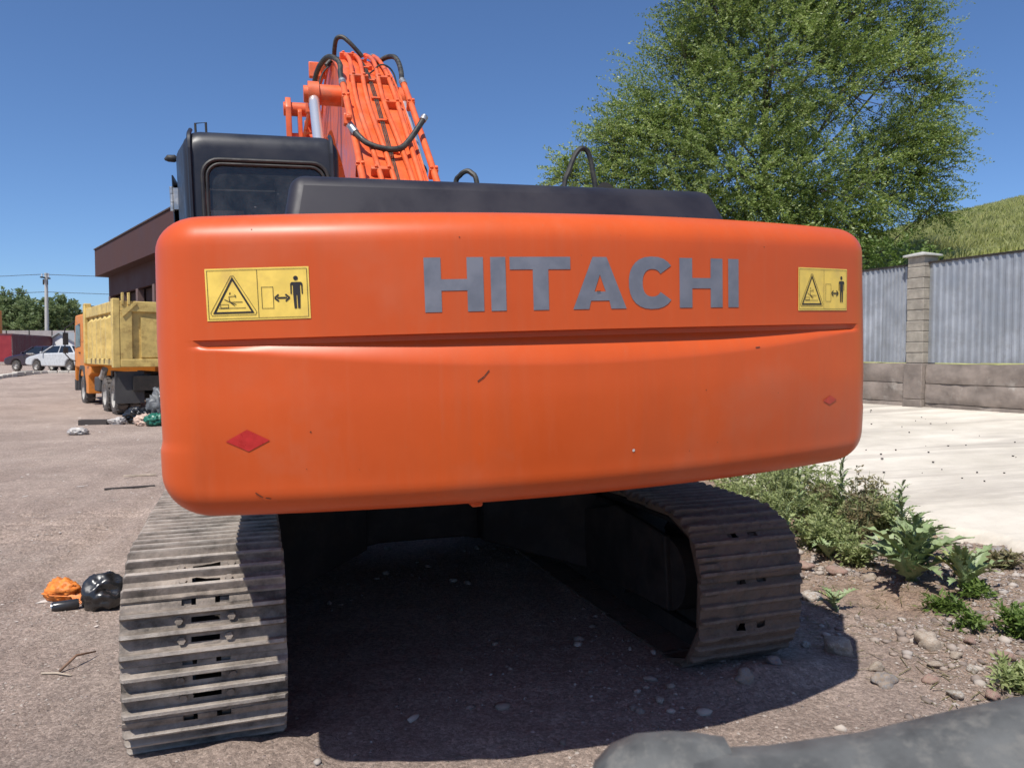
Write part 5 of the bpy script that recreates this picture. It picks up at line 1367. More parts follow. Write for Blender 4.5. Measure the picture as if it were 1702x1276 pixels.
def build_far():
    # red shipping container: end face towards the camera, long side receding
    cx, cy = -46.2, 69.5
    root = empty('shipping_container', (cx, cy, gz(cx, cy)), (0, 0, R(14))); tag(root, 'red corrugated shipping container behind the parked cars', 'container')
    b = MB(); b.b2((-2.44, 0, .3), (0, .1, 2.75)); b.build('end_wall', M['container_red'], root)
    b = MB(); n = 30; V = []
    for i in range(n * 2 + 1):
        yy = .1 + 11.9 * i / (2 * n); xo = 0.02 + (.06 if i % 2 else 0); V += [(xo, yy, .3), (xo, yy, 2.75)]
    b.add(V, [(2 * i, 2 * i + 2, 2 * i + 3, 2 * i + 1) for i in range(n * 2)]); b.build('side_wall', M['container_dark'], root, fix=False)
    b = MB(); b.b2((-2.46, -.02, 2.75), (.1, 12.1, 2.9)); b.build('roof', M['container_dark'], root)
    for y in (.5, 11):
        for x in (-2.2, -.2): b = MB(); b.b2((x - .15, y - .15, -.3), (x + .15, y + .15, .3)); b.build('support_block', M['panel_grey'], root)
    # tall grey panel wall
    root = empty('panel_wall', (-64, 84, .6), (0, 0, R(2))); tag(root, 'grey concrete panel wall standing behind the red container', 'wall')
    for i in range(7):
        b = MB(); b.b2((i * 2.5, 0, 0), (i * 2.5 + 2.42, .15, 3.75)); b.build('panel', M['panel_grey'], root)
        b = MB(); b.b2((i * 2.5 + 2.42, -.05, 0), (i * 2.5 + 2.5, .2, 3.75)); b.build('post', M['dark_steel'], root)
    root = empty('yard_fence', (-53.2, 86, .6), (0, 0, 0)); tag(root, 'low grey board fence with a top rail behind the utility pole', 'fence')
    for i in range(8):
        b = MB(); b.b2((i * 1.1, 0, 0), (i * 1.1 + 1.06, .06, 2.6 + (.3 if i > 3 else 0))); b.build('board', M['panel_grey' if i % 3 else 'mudflap'], root)
    b = MB(); b.b2((-.1, -.06, 3.3), (8.8, .0, 3.45)); b.build('rail', M['pole_concrete'], root)
    for x in (0, 4.3, 8.7): b = MB(); b.b2((x, -.08, 0), (x + .12, .08, 3.4)); b.build('post', M['pole_concrete'], root)
    # white gabled hut
    root = empty('white_hut', (-50.2, 80, .6), (0, 0, R(-8))); tag(root, 'small white gabled hut with a grey roof behind the dump truck cab', 'hut')
    b = MB(); b.prism([(0, 0), (5, 0), (5, 1.9), (2.5, 3.3), (0, 1.9)], 0, 6, axis='y'); b.build('wall', M['gable_white'], root)
    for s in (0, 1):
        b = MB(); x0, x1 = (-.3, 2.5) if s == 0 else (2.5, 5.3); za, zb = (1.75, 3.32) if s == 0 else (3.32, 1.75)
        b.add([(x0, -.3, za), (x1, -.3, zb), (x1, 6.3, zb), (x0, 6.3, za), (x0, -.3, za + .12), (x1, -.3, zb + .12), (x1, 6.3, zb + .12), (x0, 6.3, za + .12)], [(3, 2, 1, 0), (4, 5, 6, 7), (0, 1, 5, 4), (1, 2, 6, 5), (2, 3, 7, 6), (3, 0, 4, 7)]); b.build('roof_slope', M['roof_grey'], root)
    # utility pole with wires
    px, py = -52.5, 85.0
    root = empty('utility_pole', (px, py, .6)); tag(root, 'pale concrete utility pole standing in front of the distant trees', 'pole')
    b = MB(); b.tube([(0, 0, -.3), (.1, 0, 10.2)], [.24, .16], 10); b.build('shaft', M['pole_concrete'], root, smooth=True)
    b = MB(); b.b2((-.1, -.8, 9.6), (.1, .8, 9.75)); b.b2((-.25, -.1, 8.9), (.25, .1, 9.5)); b.build('crossarm', M['dark_steel'], root)
    for y, z in ((-.6, 9.95), (.6, 10.15)): b = MB(); b.tube([(0, y, 9.7), (0, y, z + .1)], [.05, .07], 8); b.build('insulator', M['lamp_glass'], root)
    for y0, z0, lab in ((-.6, 10.0, 'upper power wire running over the pole top across the sky'), (.0, 8.1, 'lower cable strung past the pole below the power wire')):
        b = MB()
        for s, ex, ez in ((-1, -60, -1.2), (1, 60, -1.6)):
            pts = [(px + ex * t, py + y0 - 6 * s * t, .6 + z0 + ez * t * (1 + 1.5 * (1 - t)) * .7) for t in np.linspace(0, 1, 14)]
            b.tube(pts, .028, 4)
        tag(b.build('power_wire', M['rubber'], None), lab, 'wire')
    # something orange at the very edge: a truck box
    root = empty('orange_cabin', (-54.6, 78.0, .6), (0, 0, R(3))); tag(root, 'tall orange cabin or machine body cut off by the left edge', 'cabin')
    b = MB(); b.b2((-3.2, 0, 2.6), (0, 3, 5.75)); b.build('body', M['truck_orange'], root, bevel=.06)
    b = MB(); b.b2((-2.9, .3, 0), (-.3, 2.7, 2.6)); b.build('stand', M['dark_steel'], root)
    b = MB(); b.b2((-.9, -.02, 3.2), (-.15, .0, 5.3)); b.build('door', M['truck_orange'], root, bevel=.005)
    # pale kerb edging the rise
    root = None
    pts = [(-23.0, 31.5), (-23.8, 34.5), (-24.5, 37.0), (-24.3, 39.2), (-22.6, 40.4), (-19.5, 42)]
    b = MB()
    for (xa, ya), (xb, yb) in zip(pts[:-1], pts[1:]):
        for k in range(4):
            t0, t1 = k / 4 + .01, (k + 1) / 4 - .01
            a = Vector((xa + (xb - xa) * t0, ya + (yb - ya) * t0)); c = Vector((xa + (xb - xa) * t1, ya + (yb - ya) * t1)); m_ = (a + c) / 2; dd = c - a
            b.box((m_.x, m_.y, gz(m_.x, m_.y) + .05), (dd.length, .3, .22), Matrix.Rotation(math.atan2(dd.y, dd.x), 3, 'Z'))
    tag(b.build('kerb', M['kerb_pale'], None, bevel=.03), kind='structure')
    # distant trees
    rg = np.random.default_rng(14)
    lab = ['tall dark green tree cut by the left edge behind the grey wall', 'broad green tree beyond the grey wall beside the orange cabin', 'rounded green tree beyond the wall to the left of the utility pole', 'green tree directly behind the utility pole', 'tall green tree between the utility pole and the dump truck', 'lower green tree peeking over the dump truck cab']
    for i, (px_, D, top, w) in enumerate(((2, 108, 482, 7.5), (26, 112, 503, 6), (50, 106, 497, 7), (72, 112, 492, 6.5), (100, 108, 491, 6.5), (124, 112, 512, 5.5))):
        x = (px_ - 851) / FPX * D; h = 1.6 + (590 - top) / FPX * D - .6
        small_tree('distant_tree', lab[i], x, D, .5, h, w, 'far_leaf', rg, 560, .42, 16, 'tree', 'trees beyond the far wall')
build_far()

# ------------------------------------------------------------------ GRAVEL AND STONES
def stone_mesh(seed, mat_, sub=3):
    bm = bmesh.new(); bmesh.ops.create_icosphere(bm, subdivisions=sub, radius=1)
    rg = np.random.default_rng(seed); o = Vector(rg.uniform(-50, 50, 3))
    for v in bm.verts:
        n = mnoise.noise(v.co * .8 + o) * .55 + mnoise.noise(v.co * 1.7 + o) * .28 + mnoise.noise(v.co * 4 + o) * .07
        v.co = v.co * (1 + n)
    me = bpy.data.meshes.new('stone'); bm.to_mesh(me); bm.free(); me.materials.append(M[mat_])
    me.polygons.foreach_set('use_smooth', [True] * len(me.polygons))
    return me
def build_gravel():
    rg = np.random.default_rng(31)
    ico = bmesh.new(); bmesh.ops.create_icosphere(ico, subdivisions=1, radius=1)
    bv = np.array([v.co[:] for v in ico.verts]); bf = np.array([[v.index for v in f.verts] for f in ico.faces]); ico.free()
    ov = np.array([(1, 0, 0), (-1, 0, 0), (0, 1, 0), (0, -1, 0), (0, 0, 1), (0, 0, -1)], float); of = np.array([(0, 2, 4), (2, 1, 4), (1, 3, 4), (3, 0, 4)])
    def scatter(name, label, n, region, smin, smax, pw, bv=bv, bf=bf):
        x = rg.uniform(region[0], region[1], n); y = rg.uniform(region[2], region[3], n)
        l = lat_of(x, y); s = fwd_of(x, y)
        dens = (.20 if smax < .02 else .05) + .8 * sstep(1.5, 2.6, l) * sstep(4.3, 3.7, l) + (.2 if smax < .02 else .03) * sstep(-.5, 1, l) * (l < 1.6)
        dens = dens * sstep(.3, .6, fbm(x * 1.3, y * 1.3, 3)) * 1.4
        ok = (rg.uniform(0, 1, n) < dens) & (l < 4.15)
        x, y = x[ok], y[ok]; n = len(x)
        sz = smin + (smax - smin) * rg.uniform(0, 1, n) ** pw
        z = ground_z(x, y) + sz * .15
        sc3 = rg.uniform(.6, 1.3, (n, 3)) * np.array([1, 1, .6]); a = rg.uniform(0, 6.28, n); ca, sa = np.cos(a), np.sin(a)
        V = bv[None] * (1 + rg.normal(0, .16, (n, len(bv), 1))) * sc3[:, None, :] * sz[:, None, None]
        X = V[:, :, 0] * ca[:, None] - V[:, :, 1] * sa[:, None] + x[:, None]; Y = V[:, :, 0] * sa[:, None] + V[:, :, 1] * ca[:, None] + y[:, None]; Z = V[:, :, 2] + z[:, None]
        V = np.stack([X, Y, Z], -1).reshape(-1, 3); F = (bf[None] + (np.arange(n) * len(bv))[:, None, None]).reshape(-1, 3)
        tag(link(name, np_mesh(name, V, F, M['gravel'])), label, 'gravel', kind='stuff')
    scatter('gravel', 'fine loose gravel scattered over the dirt yard around the tracks', 200000, (-5.0, 4.6, 2.2, 8.5), .0025, .011, 2.0, ov, of)
    scatter('pebbles', 'small pebbles and stone chips strewn over the soil by the weeds', 13000, (-1.2, 4.4, 2.2, 7.0), .008, .036, 3.0)
    # straw and dead stalk bits on the soil
    n = 1500; x = rg.uniform(1.1, 4.2, n); y = rg.uniform(2.4, 6.5, n); l = lat_of(x, y); ok = (l > 1.75) & (l < 4.0); x, y = x[ok], y[ok]; n = len(x)
    a = rg.uniform(0, 6.28, n); L = rg.uniform(.015, .07, n); z = ground_z(x, y) + .008; dz = rg.normal(0, .006, n)
    d = np.stack([np.cos(a) * L, np.sin(a) * L, dz], -1); w = np.stack([-np.sin(a), np.cos(a), np.zeros(n)], -1) * .0022
    p = np.stack([x, y, z], -1); V = np.stack([p - d - w, p - d + w, p + d + w, p + d - w], 1).reshape(-1, 3)
    tag(link('straw', np_mesh('straw', V, np.arange(len(V)).reshape(-1, 4), M['dry_leaf'])), 'broken straw and dead stalks lying on the brown soil', 'straw', kind='stuff')
    # individual stones
    S = [(2.22, 3.95, .085, 'stone_tan', 'large rounded speckled tan stone, biggest of those on the brown soil'), (2.27, 3.80, .055, 'stone_tan', 'round tan cobble just in front of the big speckled stone'),
         (2.42, 3.92, .045, 'stone_red', 'small reddish stone next to the big speckled stone'), (1.80, 3.58, .085, 'stone_grey', 'flat grey stone near the edge of the machine shadow'),
         (1.74, 3.95, .115, 'stone_tan', 'big pale stone half in the machine shadow'), (1.83, 3.72, .055, 'stone_tan', 'pale round stone by the shadow edge'),
         (2.02, 3.58, .05, 'stone_red', 'pinkish red stone between the grey and the pale stones'), (2.13, 3.72, .045, 'stone_tan', 'small tan stone in front of the tan cobble'),
         (2.25, 3.62, .04, 'stone_white', 'small white stone on the soil'), (2.33, 3.55, .042, 'stone_grey', 'small light grey stone to the right of the white one'),
         (2.05, 3.42, .055, 'stone_white', 'dusty pale stone close to the foreground steel'), (2.2, 3.38, .06, 'stone_red', 'dull brown stone half sunk near the foreground steel'),
         (1.32, 3.72, .06, 'stone_blue', 'bluish grey flat stone lying in the machine shadow'), (1.12, 3.55, .07, 'stone_grey', 'grey stone in the shadow beside the muddy track'),
         (1.60, 4.05, .045, 'stone_white', 'light round stone in the shadow near the small thistle'), (1.42, 4.12, .04, 'stone_grey', 'little grey stone in the shadow by the track end'),
         (1.76, 4.85, .09, 'stone_white', 'pale angular stone between the track and the thistles'), (1.92, 4.75, .075, 'stone_white', 'whitish stone beside the small thistle'),
         (2.25, 5.15, .085, 'stone_red', 'broken reddish brick lump under the thistle leaves'), (2.10, 5.35, .10, 'stone_red', 'brown rubble lump behind the red brick lump'),
         (2.42, 5.05, .075, 'stone_tan', 'tan rubble stone at the foot of the large thistle'), (1.98, 5.2, .085, 'stone_grey', 'grey rubble stone in the heap by the weeds'),
         (2.62, 4.25, .045, 'stone_tan', 'tan pebble on the open brown soil below the thistles'), (2.5, 3.75, .06, 'stone_red', 'brown stone lying apart on the open soil'),
         (3.4, 5.25, .12, 'stone_grey', 'grey chunk broken off the concrete yard edge'), (3.62, 5.05, .13, 'stone_white', 'pale slab chunk broken off the concrete yard edge'), (3.25, 5.5, .09, 'stone_tan', 'small rubble chunk near the yard edge'),
         (.68, 3.42, .035, 'stone_white', 'pale stone lying just in front of the muddy track'), (.55, 3.36, .03, 'stone_grey', 'grey pebble in the shade between the tracks'), (-.95, 3.26, .014, 'stone_white', 'tiny white pebble beside the left track'),
         (.12, 2.98, .022, 'stone_red', 'small reddish pebble near the front of the shadow'), (2.95, 4.9, .07, 'stone_grey', 'grey stone between the two thistle rosettes'), (2.75, 5.75, .09, 'stone_tan', 'tan lump of soil and stone behind the thistle'),
         (1.62, 5.5, .10, 'stone_tan', 'tan stone among the weeds beside the track'), (1.88, 5.85, .09, 'stone_white', 'white stone among the weeds farther back')]
    for i, (x, y, r, mt, lab) in enumerate(S):
        r *= .66 if i != 0 else .78
        o = link('stone', stone_mesh(100 + i, mt), None, (x, y, gz(x, y) + r * .28), (random.uniform(-.3, .3), random.uniform(-.3, .3), random.uniform(0, 6)), (r * random.uniform(.9, 1.25), r * random.uniform(.75, 1), r * random.uniform(.5, .75)))
        tag(o, lab, 'stone', 'stones on the soil')
build_gravel()

# ------------------------------------------------------------------ WEEDS
def thistle_leaf(seed, L=.34, W=.055, lobes=7):
    """lobed, folded, arching leaf along +y, rising then drooping"""
    rg = np.random.default_rng(seed); b = MB()
    n = lobes * 4
    V = []; F = []
    for i in range(n + 1):
        t = i / n
        y = L * t; arch = .62 * L * t - .55 * L * t ** 2.2
        env = W * (math.sin(math.pi * min(1, t * .93 + .07)) ** .7) * (1.15 - .35 * t)
        ph = i % 4
        lob = (1.0, .55, .42, .72)[ph]
        wl = env * lob * rg.uniform(.85, 1.15); wr = env * lob * rg.uniform(.85, 1.15)
        fw = .02 * L * (1 if ph == 0 else 0)
        V += [(-wl, y + fw, arch + wl * .55 + rg.normal(0, .003)), (-wl * .45, y, arch + wl * .30), (0, y, arch), (wr * .45, y, arch + wr * .30), (wr, y + fw, arch + wr * .55 + rg.normal(0, .003))]
    for i in range(n):
        for j in range(4): q = i * 5 + j; F.append((q, q + 1, q + 6, q + 5))
    b.add(V, F)
    return b.mesh('leaf', M['thistle_leaf'], smooth=True, fix=False)
LEAVES = [thistle_leaf(s) for s in (1, 2, 3, 4)]
LEAVES_P = []
for me in LEAVES[:2]:
    m2 = me.copy(); m2.materials[0] = M['thistle_pale']; LEAVES_P.append(m2)
def thistle(name, label, x, y, n, size, rg, tall=0.0, pale=.12, group='thistles beside the track'):
    z = gz(x, y)
    root = empty(name, (x, y, z)); tag(root, label, 'weed', group)
    b = MB()
    if tall: b.tube(smooth_path([(0, 0, -.03), (.02, 0, tall * .4), (-.01, .02, tall * .8), (.02, .0, tall)], 4), [.011] * 6 + [.008] * 6 + [.004], 6)
    else: b.tube([(0, 0, -.04), (0, 0, .03), (.005, 0, .07 * size)], [.016, .015, .008], 7)
    b.build('stem', M['stem_green'], root, smooth=True)
    for i in range(n):
        f = i / max(1, n - 1)
        a = i * 2.399 + rg.uniform(-.3, .3)
        h = (.02 + tall * f * .97) if tall else (.01 + .05 * f)
        sc_ = size * (rg.uniform(.75, 1.1) * ((1.0 - .62 * f) if tall else (1.05 - .3 * f)))
        tilt = (.25 + .35 * rg.uniform() + (.35 * f if tall else .95 * f))
        me = LEAVES_P[i % 2] if rg.uniform() < pale else LEAVES[int(rg.integers(0, 4))]
        o = link('leaf', me, root, (0, 0, h), (tilt - .1, rg.normal(0, .15), a), (sc_ * rg.uniform(.9, 1.2), sc_, sc_))
def feathery(name, label, x, y, h, w, n, rg, matn='weed_leaf', group='bushy weeds beside the track'):
    """weed of many upright stems with small leaves"""
    z = gz(x, y); root = empty(name, (x, y, z)); tag(root, label, 'weed', group)
    b = MB(); C = []; D = []; S = []
    for i in range(n):
        a = rg.uniform(0, 6.28); r = w * .5 * rg.uniform(0, 1) ** .6; hh = h * rg.uniform(.55, 1.05)
        p0 = Vector((math.cos(a) * r * .3, math.sin(a) * r * .3, -.02)); p1 = Vector((math.cos(a) * r, math.sin(a) * r, hh)); pm = (p0 + p1) / 2 + Vector((0, 0, .04 * h))
        b.tube([p0, pm, p1], [.0035, .0028, .0012], 4)
        for k in range(9):
            t = rg.uniform(.15, 1); q = p0.lerp(p1, t); d = Vector(rg.normal(0, 1, 3)); d.z = abs(d.z) * .8; d.normalize()
            C.append(q); D.append(d); S.append(rg.uniform(.04, .11) * (1.1 - .4 * t))
    b.build('stems', M['stem_green'], root, smooth=True, fix=False)
    V, F = tree_mesh_leaves(np.array(C), np.array(D), np.array(S), .042, 10, rg, .2, .34, .16)
    link('foliage', np_mesh('foliage', V, F, M[matn]), root)
def build_weeds():
    rg = np.random.default_rng(77)
    thistle('thistle', 'largest grey-green thistle rosette with broad spiny leaves beside the concrete yard', 2.62, 4.88, 34, 1.35, rg, 0, .08)
    thistle('thistle', 'upright thick thistle clump just behind the largest rosette', 2.84, 5.25, 26, 1.15, rg, .3, .05)
    thistle('thistle', 'spreading thistle rosette on the open soil below the largest one', 2.80, 4.58, 18, 1.05, rg, 0, .35)
    thistle('thistle', 'small thistle with pale leaves at the edge of the machine shadow', 1.95, 4.50, 9, .62, rg, .06, .5)
    thistle('thistle', 'dark thistle seedling in the shadow beside the muddy track end', 1.55, 4.40, 8, .55, rg, .08, 0)
    thistle('thistle', 'medium thistle rosette among the rubble left of the largest rosette', 2.36, 5.55, 13, .85, rg, .05, .15)
    thistle('thistle', 'tall spiny thistle stalk standing against the pale concrete', 2.74, 6.2, 28, .62, rg, .66, .05)
    thistle('thistle', 'second tall thistle stalk close to the muddy track', 2.62, 6.85, 20, .55, rg, .66, .1)
    thistle('thistle', 'pale young thistle near the track under the counterweight corner', 1.62, 6.6, 11, .7, rg, .12, .3)
    thistle('thistle', 'pale leaning thistle leaves right against the muddy track', 1.72, 5.15, 8, .6, rg, .12, .6)
    thistle('thistle', 'leaning thistle stalk rising from the weeds left of the tall one', 2.42, 6.3, 20, .6, rg, .5, .1)
    thistle('thistle', 'short thistle stalk in front of the weeds behind the track', 2.12, 5.75, 16, .65, rg, .32, .2)
    thistle('thistle', 'thistle stalk with dark leaves behind the upright clump', 3.0, 5.75, 18, .7, rg, .42, .05)
    labs = ['bushy light green weed close behind the muddy track', 'dense feathery weed between the track and the tall thistle', 'low feathery weed under the corner of the counterweight', 'wispy tall weed with thin branches against the pale concrete', 'green feathery weed left of the upright thistle clump', 'low yellowish weed on the rubble beside the track',
            'brownish seeded weed behind the largest thistle rosette', 'thin weed far back at the yard edge', 'small bright green weed below the largest rosette', 'leafy green weed at the right edge of the picture', 'creeping weed at the right edge near the foreground steel', 'small green sprig on the soil near the right edge', 'little weed beside the spreading rosette', 'dry low weed at the broken yard edge']
    W = [(2.12, 6.2, .46, .6, 30, 'weed_leaf'), (2.45, 6.75, .55, .7, 32, 'weed_leaf'), (2.2, 7.3, .5, .7, 36, 'weed_leaf'), (2.98, 6.35, .50, .42, 20, 'dry_leaf'), (2.62, 6.25, .36, .5, 36, 'weed_leaf'), (1.86, 5.6, .26, .4, 34, 'dry_leaf'),
         (2.72, 5.85, .42, .3, 14, 'dry_leaf'), (3.0, 6.3, .36, .3, 10, 'dry_leaf'), (2.55, 4.38, .08, .16, 8, 'bush_leaf'), (2.72, 3.98, .14, .20, 12, 'bush_leaf'), (2.42, 3.42, .07, .4, 22, 'weed_leaf'), (2.52, 4.1, .09, .12, 5, 'bush_leaf'), (2.82, 4.5, .07, .14, 7, 'bush_leaf'), (3.3, 5.1, .1, .3, 14, 'dry_leaf')]
    labs += ['tangled green weed hiding the foot of the tall thistle', 'leafy weed filling the gap behind the muddy track', 'spreading weed on the rubble before the upright clump', 'green weed at the yard edge behind the largest rosette', 'thick weed directly beside the outer edge of the track', 'soft grey-green weed between the rubble and the largest rosette', 'trailing weed below the tall thistle stalk', 'far weed showing under the counterweight edge']
    W += [(2.85, 6.85, .42, .5, 26, 'weed_leaf'), (2.0, 6.6, .4, .5, 26, 'weed_leaf'), (2.4, 5.75, .24, .45, 34, 'weed_leaf'), (2.98, 6.0, .34, .4, 30, 'weed_leaf'), (1.72, 5.9, .30, .4, 24, 'weed_leaf'), (2.5, 5.4, .2, .35, 18, 'weed_leaf'), (2.7, 6.5, .36, .5, 26, 'dry_leaf'), (2.75, 7.6, .4, .6, 44, 'weed_leaf')]
    for lab, (x, y, h, w, n, m_) in zip(labs, W): feathery('weed', lab, x, y, h, w, n, rg, m_)
build_weeds()

# ------------------------------------------------------------------ LITTER
def crumple(name, r, seed, mt, sx=1, sy=1, sz=.7, sub=3, amp=.3, fr=2.2):
    bm = bmesh.new(); bmesh.ops.create_icosphere(bm, subdivisions=sub, radius=1)
    o = Vector(np.random.default_rng(seed).uniform(-50, 50, 3))
    for v in bm.verts:
        n = abs(mnoise.noise(v.co * fr + o)) * amp * 1.6 + mnoise.noise(v.co * .9 + o) * .25 + abs(mnoise.noise(v.co * fr * 2.3 + o)) * amp * .6
        v.co = v.co * (1 - n)
        v.co = Vector((v.co.x * r * sx, v.co.y * r * sy, (v.co.z + .75) * r * sz))
        if v.co.z < 0: v.co.z *= .1
    me = bpy.data.meshes.new(name); bm.to_mesh(me); bm.free(); me.materials.append(M[mt])
    me.polygons.foreach_set('use_smooth', [True] * len(me.polygons))
    return me
def on_ground(name, me, x, y, rz, label, cat, group=None, dz=0.0):
    return tag(link(name, me, None, (x, y, gz(x, y) + dz), (0, 0, rz)), label, cat, group)
def build_litter():
    root = empty('garbage_bag', (-2.62, 4.76, gz(-2.62, 4.76) - .01)); tag(root, 'shiny black tied garbage bag lying beside the left track', 'bag')
    link('sack', crumple('sack', .14, 6, 'bag_black', 1.05, .9, .95, 4, .30, 1.35), root)
    b = MB(); b.tube(smooth_path([(-.02, .02, .14), (-.03, .02, .185), (-.06, .0, .20)], 4), [.03, .03, .025, .02, .014, .012, .02, .026, .03], 7); b.build('knot', M['bag_black'], root, smooth=True)
    # orange net sack: strands over a loose body
    root = empty('net_sack', (-2.97, 4.92, gz(-2.97, 4.92)), (0, 0, -.35)); tag(root, 'crumpled orange net sack beside the drink can', 'sack')
    link('body', crumple('body', .105, 9, 'mesh_orange', 1.35, .85, .85, 4, .34, 2.6), root)
    b = MB()
    for i in range(16):
        a = -1 + 2 * i / 15
        b.tube([(-.11 + .0 * a, a * .07, .05), (0, a * .09, .105 - .05 * a * a), (.13, a * .045, .05), (.19 + .01 * (i % 3), a * .06, .012)], .0035, 4)
    b.build('strands', M['mesh_orange'], root)
    root = empty('drink_can', (-2.82, 4.70, gz(-2.82, 4.70) + .033), (0, 0, R(32))); tag(root, 'dark aluminium drink can lying on its side by the net sack', 'can')
    b = MB(); n = 18; b.loops([[(px, r * math.cos(6.2832 * i / n), r * math.sin(6.2832 * i / n)) for i in range(n)] for px, r in ((-.078, .026), (-.07, .032), (.06, .032), (.07, .027))], cap1=True); b.build('body', M['can_dark'], root, smooth=True, angle=40)
    b = MB(); b.loops([[(px, r * math.cos(6.2832 * i / n), r * math.sin(6.2832 * i / n)) for i in range(n)] for px, r in ((-.078, .0265), (-.083, .025), (-.080, .022), (-.077, .004))], cap1=True); b.build('end', M['can_silver'], root, smooth=True)
    root = empty('plastic_bottle', (-2.60, 5.12, gz(-2.60, 5.12)), (R(16), R(14), .4)); tag(root, 'clear plastic bottle with a green cap behind the black bag', 'bottle')
    b = MB(); b.loops([[(r * math.cos(6.2832 * i / 16), r * math.sin(6.2832 * i / 16), z) for i in range(16)] for z, r in ((0, .02), (.005, .038), (.05, .040), (.07, .037), (.09, .040), (.15, .040), (.19, .028), (.21, .014), (.225, .014))], cap0=True); b.build('body', M['clear_plastic'], root, smooth=True)
    b = MB(); b.tube([(0, 0, .222), (0, 0, .247)], .017, 12); b.build('cap', M['bottle_green'], root, smooth=True, angle=40)
    b = MB(); b.add([(0, 0, .004), (.13, .02, .006), (.10, .07, .016), (.02, .05, .006)], [(0, 1, 2, 3)]); on_ground('paper_scrap', b.mesh('paper_scrap', M['paper'], fix=False), -3.12, 4.86, .2, 'torn pale paper scrap beside the orange net sack', 'paper')
    b = MB(); b.tube([(-.10, -.02, .02), (0, .0, .06), (.12, .02, .035)], [.008, .007, .004], 6); on_ground('stick', b.mesh('stick', M['wood_stick'], True), -2.27, 3.86, 1.1, 'short brown stick propped on the dirt in front of the left track', 'stick')
    b = MB(); b.tube([(-.08, 0, .008), (0, .01, .01), (.09, 0, .008)], [.005, .006, .004], 6); on_ground('stick', b.mesh('stick', M['wood_pale'], True), -2.30, 3.73, -.15, 'short pale stick lying under the brown stick', 'stick')
    # long splinters and scraps on the yard
    for i, (x, y, L, a, mt, nm, lab) in enumerate(((-4.65, 9.1, .55, .45, 'plank_dark', 'stick', 'dark thin strip lying alone in the middle of the dirt yard'), (-3.55, 8.0, .42, .5, 'wood_pale', 'stick', 'pale splinter lying on the dirt left of the counterweight'), (-4.95, 9.95, .4, .4, 'wood_pale', 'stick', 'pale thin splinter lying beyond the dark strip'), (-4.9, 14.8, 1.2, .5, 'wood_pale', 'stick', 'long pale lath lying on the dirt in front of the rubbish'), (-5.8, 15.0, .7, .6, 'plank_dark', 'stick', 'dark lath beside the long pale lath'))):
        b = MB(); b.box((0, 0, .012), (L, .035, .02)); on_ground(nm, b.mesh(nm, M[mt]), x, y, a, lab, 'stick')
    rg = np.random.default_rng(8)
    sm = []
    for k in range(4):
        b = MB(); V = [(0, 0, .03)]; n = 7
        for i in range(n): a = 6.28 * i / n; r = rg.uniform(.5, 1.1); V.append((r * math.cos(a), .7 * r * math.sin(a), rg.uniform(0, .35) * .1 + .004))
        b.add(V, [(0, i + 1, (i + 1) % n + 1) for i in range(n)]); sm.append(b.mesh('scrap', M['paper'], fix=False))
    sl = ['pale scrap lying nearest to the left track on the dirt', 'pale paper scrap lying left of the dark thin strip', 'white scrap lying just beyond the pale splinter', 'crumpled pale scrap lying in front of the long pale lath', 'pale scrap lying near the left edge of the picture', 'small white scrap lying close to the counterweight corner']
    for lab, (x, y, r) in zip(sl, ((-2.95, 6.1, .05), (-5.3, 9.2, .06), (-3.6, 9.0, .09), (-4.4, 11.6, .13), (-5.6, 8.6, .05), (-3.9, 11.0, .11))):
        o = link('scrap', sm[int(r * 100) % 4], None, (x, y, gz(x, y) + .004), (0, 0, rg.uniform(0, 6)), (r, r * .7, r)); tag(o, lab, 'scrap', 'pale scraps on the dirt yard')
    n = 420; y = rg.uniform(4.2, 20, n); x = -(.22 + rg.uniform(0, 1, n) * .5) * y; ok = lat_of(x, y) < -1.9; x, y = x[ok], y[ok]; n = len(x); r = rg.uniform(.005, .014, n) * (.6 + y / 10)
    a = rg.uniform(0, 6.28, n); p = np.stack([x, y, ground_z(x, y) + .006], -1); V = []
    for k in range(4):
        an = a + k * 1.57; V.append(p + np.stack([np.cos(an) * r * (1.4 if k % 2 else .7), np.sin(an) * r * (1.4 if k % 2 else .7), rg.uniform(0, .5, n) * r], -1))
    V = np.stack(V, 1).reshape(-1, 3)
    tag(link('litter', np_mesh('litter', V, np.arange(len(V)).reshape(-1, 4), M['paper'])), 'tiny pale chips and litter strewn over the dirt yard', 'litter', kind='stuff')
    n = 90; l = rg.uniform(4.3, 9.5, n); q = rg.uniform(3, 12, n); ax = l - MCX; bx = q - MCY; x = ax * cP - bx * sP; y = ax * sP + bx * cP; b = MB()
    zz = ground_base(x, y) + .11
    for k in range(n):
        r = float(rg.uniform(.005, .017)); b.box((x[k], y[k], zz[k]), (r * 1.6, r, r), Matrix.Rotation(float(rg.uniform(0, 3)), 3, 'Z'))
    tag(b.build('clods', M['plank_dark'], None), 'small dark clods scattered over the pale concrete yard', 'clods', kind='stuff')
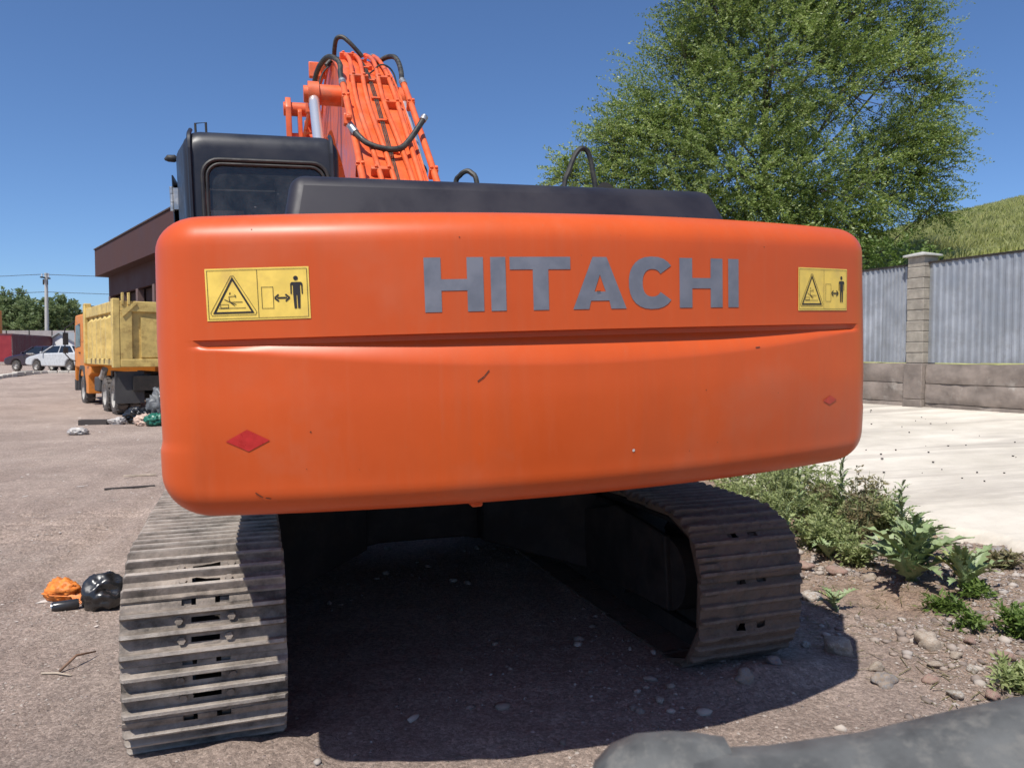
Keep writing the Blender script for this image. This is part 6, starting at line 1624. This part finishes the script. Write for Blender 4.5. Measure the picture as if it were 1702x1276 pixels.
    # rubbish beside the truck
    for x, y, r, mt, sx, sz, lab in ((-8.95, 17.9, .30, 'bag_black', 1.3, .75, 'black plastic bag in the rubbish heap behind the truck wheels'), (-9.25, 17.6, .17, 'bag_white', 1.5, .6, 'white plastic bag between the dark plank and the black bag'), (-8.6, 17.6, .25, 'bag_pink', 1.3, .65, 'pinkish cloth bundle in the rubbish heap'),
                                     (-8.28, 17.4, .22, 'bag_green', 1.3, .75, 'green plastic bag at the right end of the rubbish heap'), (-8.75, 18.4, .30, 'bag_grey', 1, .95, 'grey sack standing at the back of the rubbish heap'), (-8.45, 18.2, .42, 'bag_grey', .9, 1.2, 'tall dark grey sack half hidden by the counterweight'), (-8.9, 15.4, .22, 'bag_white', 1.4, .4, 'flat pale rag lying in front of the rubbish heap')):
        on_ground('rubbish_bag', crumple('rubbish_bag', r * 1.05, int(abs(x * 100)), mt, sx * .9, .9, sz * 1.15, 4, .5, 3.2), x, y, rg.uniform(0, 3), lab, 'rubbish', 'rubbish beside the truck', -.02)
    b = MB(); b.box((0, 0, .06), (.62, .2, .12)); o = on_ground('plank', b.mesh('plank', M['plank_dark']), -9.75, 17.5, .12, 'dark thick plank lying at the left end of the rubbish heap', 'plank')
build_litter()

# ------------------------------------------------------------------ FOREGROUND STEEL, close to the lens
def build_foreground():
    root = empty('steel_bucket', (.55, .72, 0)); tag(root, 'dark grey worn steel edge of a bucket, blurred close to the lens at bottom right', 'bucket')
    # far top edge: (x, z) relative to the root's x; body runs back towards the camera and down to the ground
    ed = [(-.42, 1.18), (-.38, 1.218), (-.345, 1.222), (-.30, 1.224), (-.21, 1.237), (-.125, 1.258), (-.065, 1.271), (.1, 1.295), (.4, 1.32), (1.0, 1.32)]
    loops = []
    for x, z in ed:
        loops.append([(x, -.02, .0), (x, .02, .6), (x, .03, z - .06), (x, .022, z - .022), (x, 0, z - .004), (x, -.03, z), (x, -.06, z - .01), (x, -.16, z - .06), (x, -.2, z - .2), (x, -.18, .0)])
    b = MB(); b.loops(loops, cap0=True, cap1=True); b.build('shell', M['blade_steel'], root, smooth=True, angle=50)
    # rounded lug at the left end
    L = []
    for x, s in ((-.475, .12), (-.468, .5), (-.45, .8), (-.425, .96), (-.395, 1.0), (-.37, .98), (-.34, .9)):
        zc, r = 1.172, .058 * s
        L.append([(x, .0 + r * .9 * math.cos(a), zc + r * math.sin(a)) for a in np.linspace(0, 2 * math.pi, 14, endpoint=False)])
    b = MB(); b.loops(L, cap0=True, cap1=True); b.b2((-.44, -.05, .0), (-.28, .03, 1.16)); b.build('lug', M['blade_steel'], root, smooth=True, angle=50)
build_foreground()
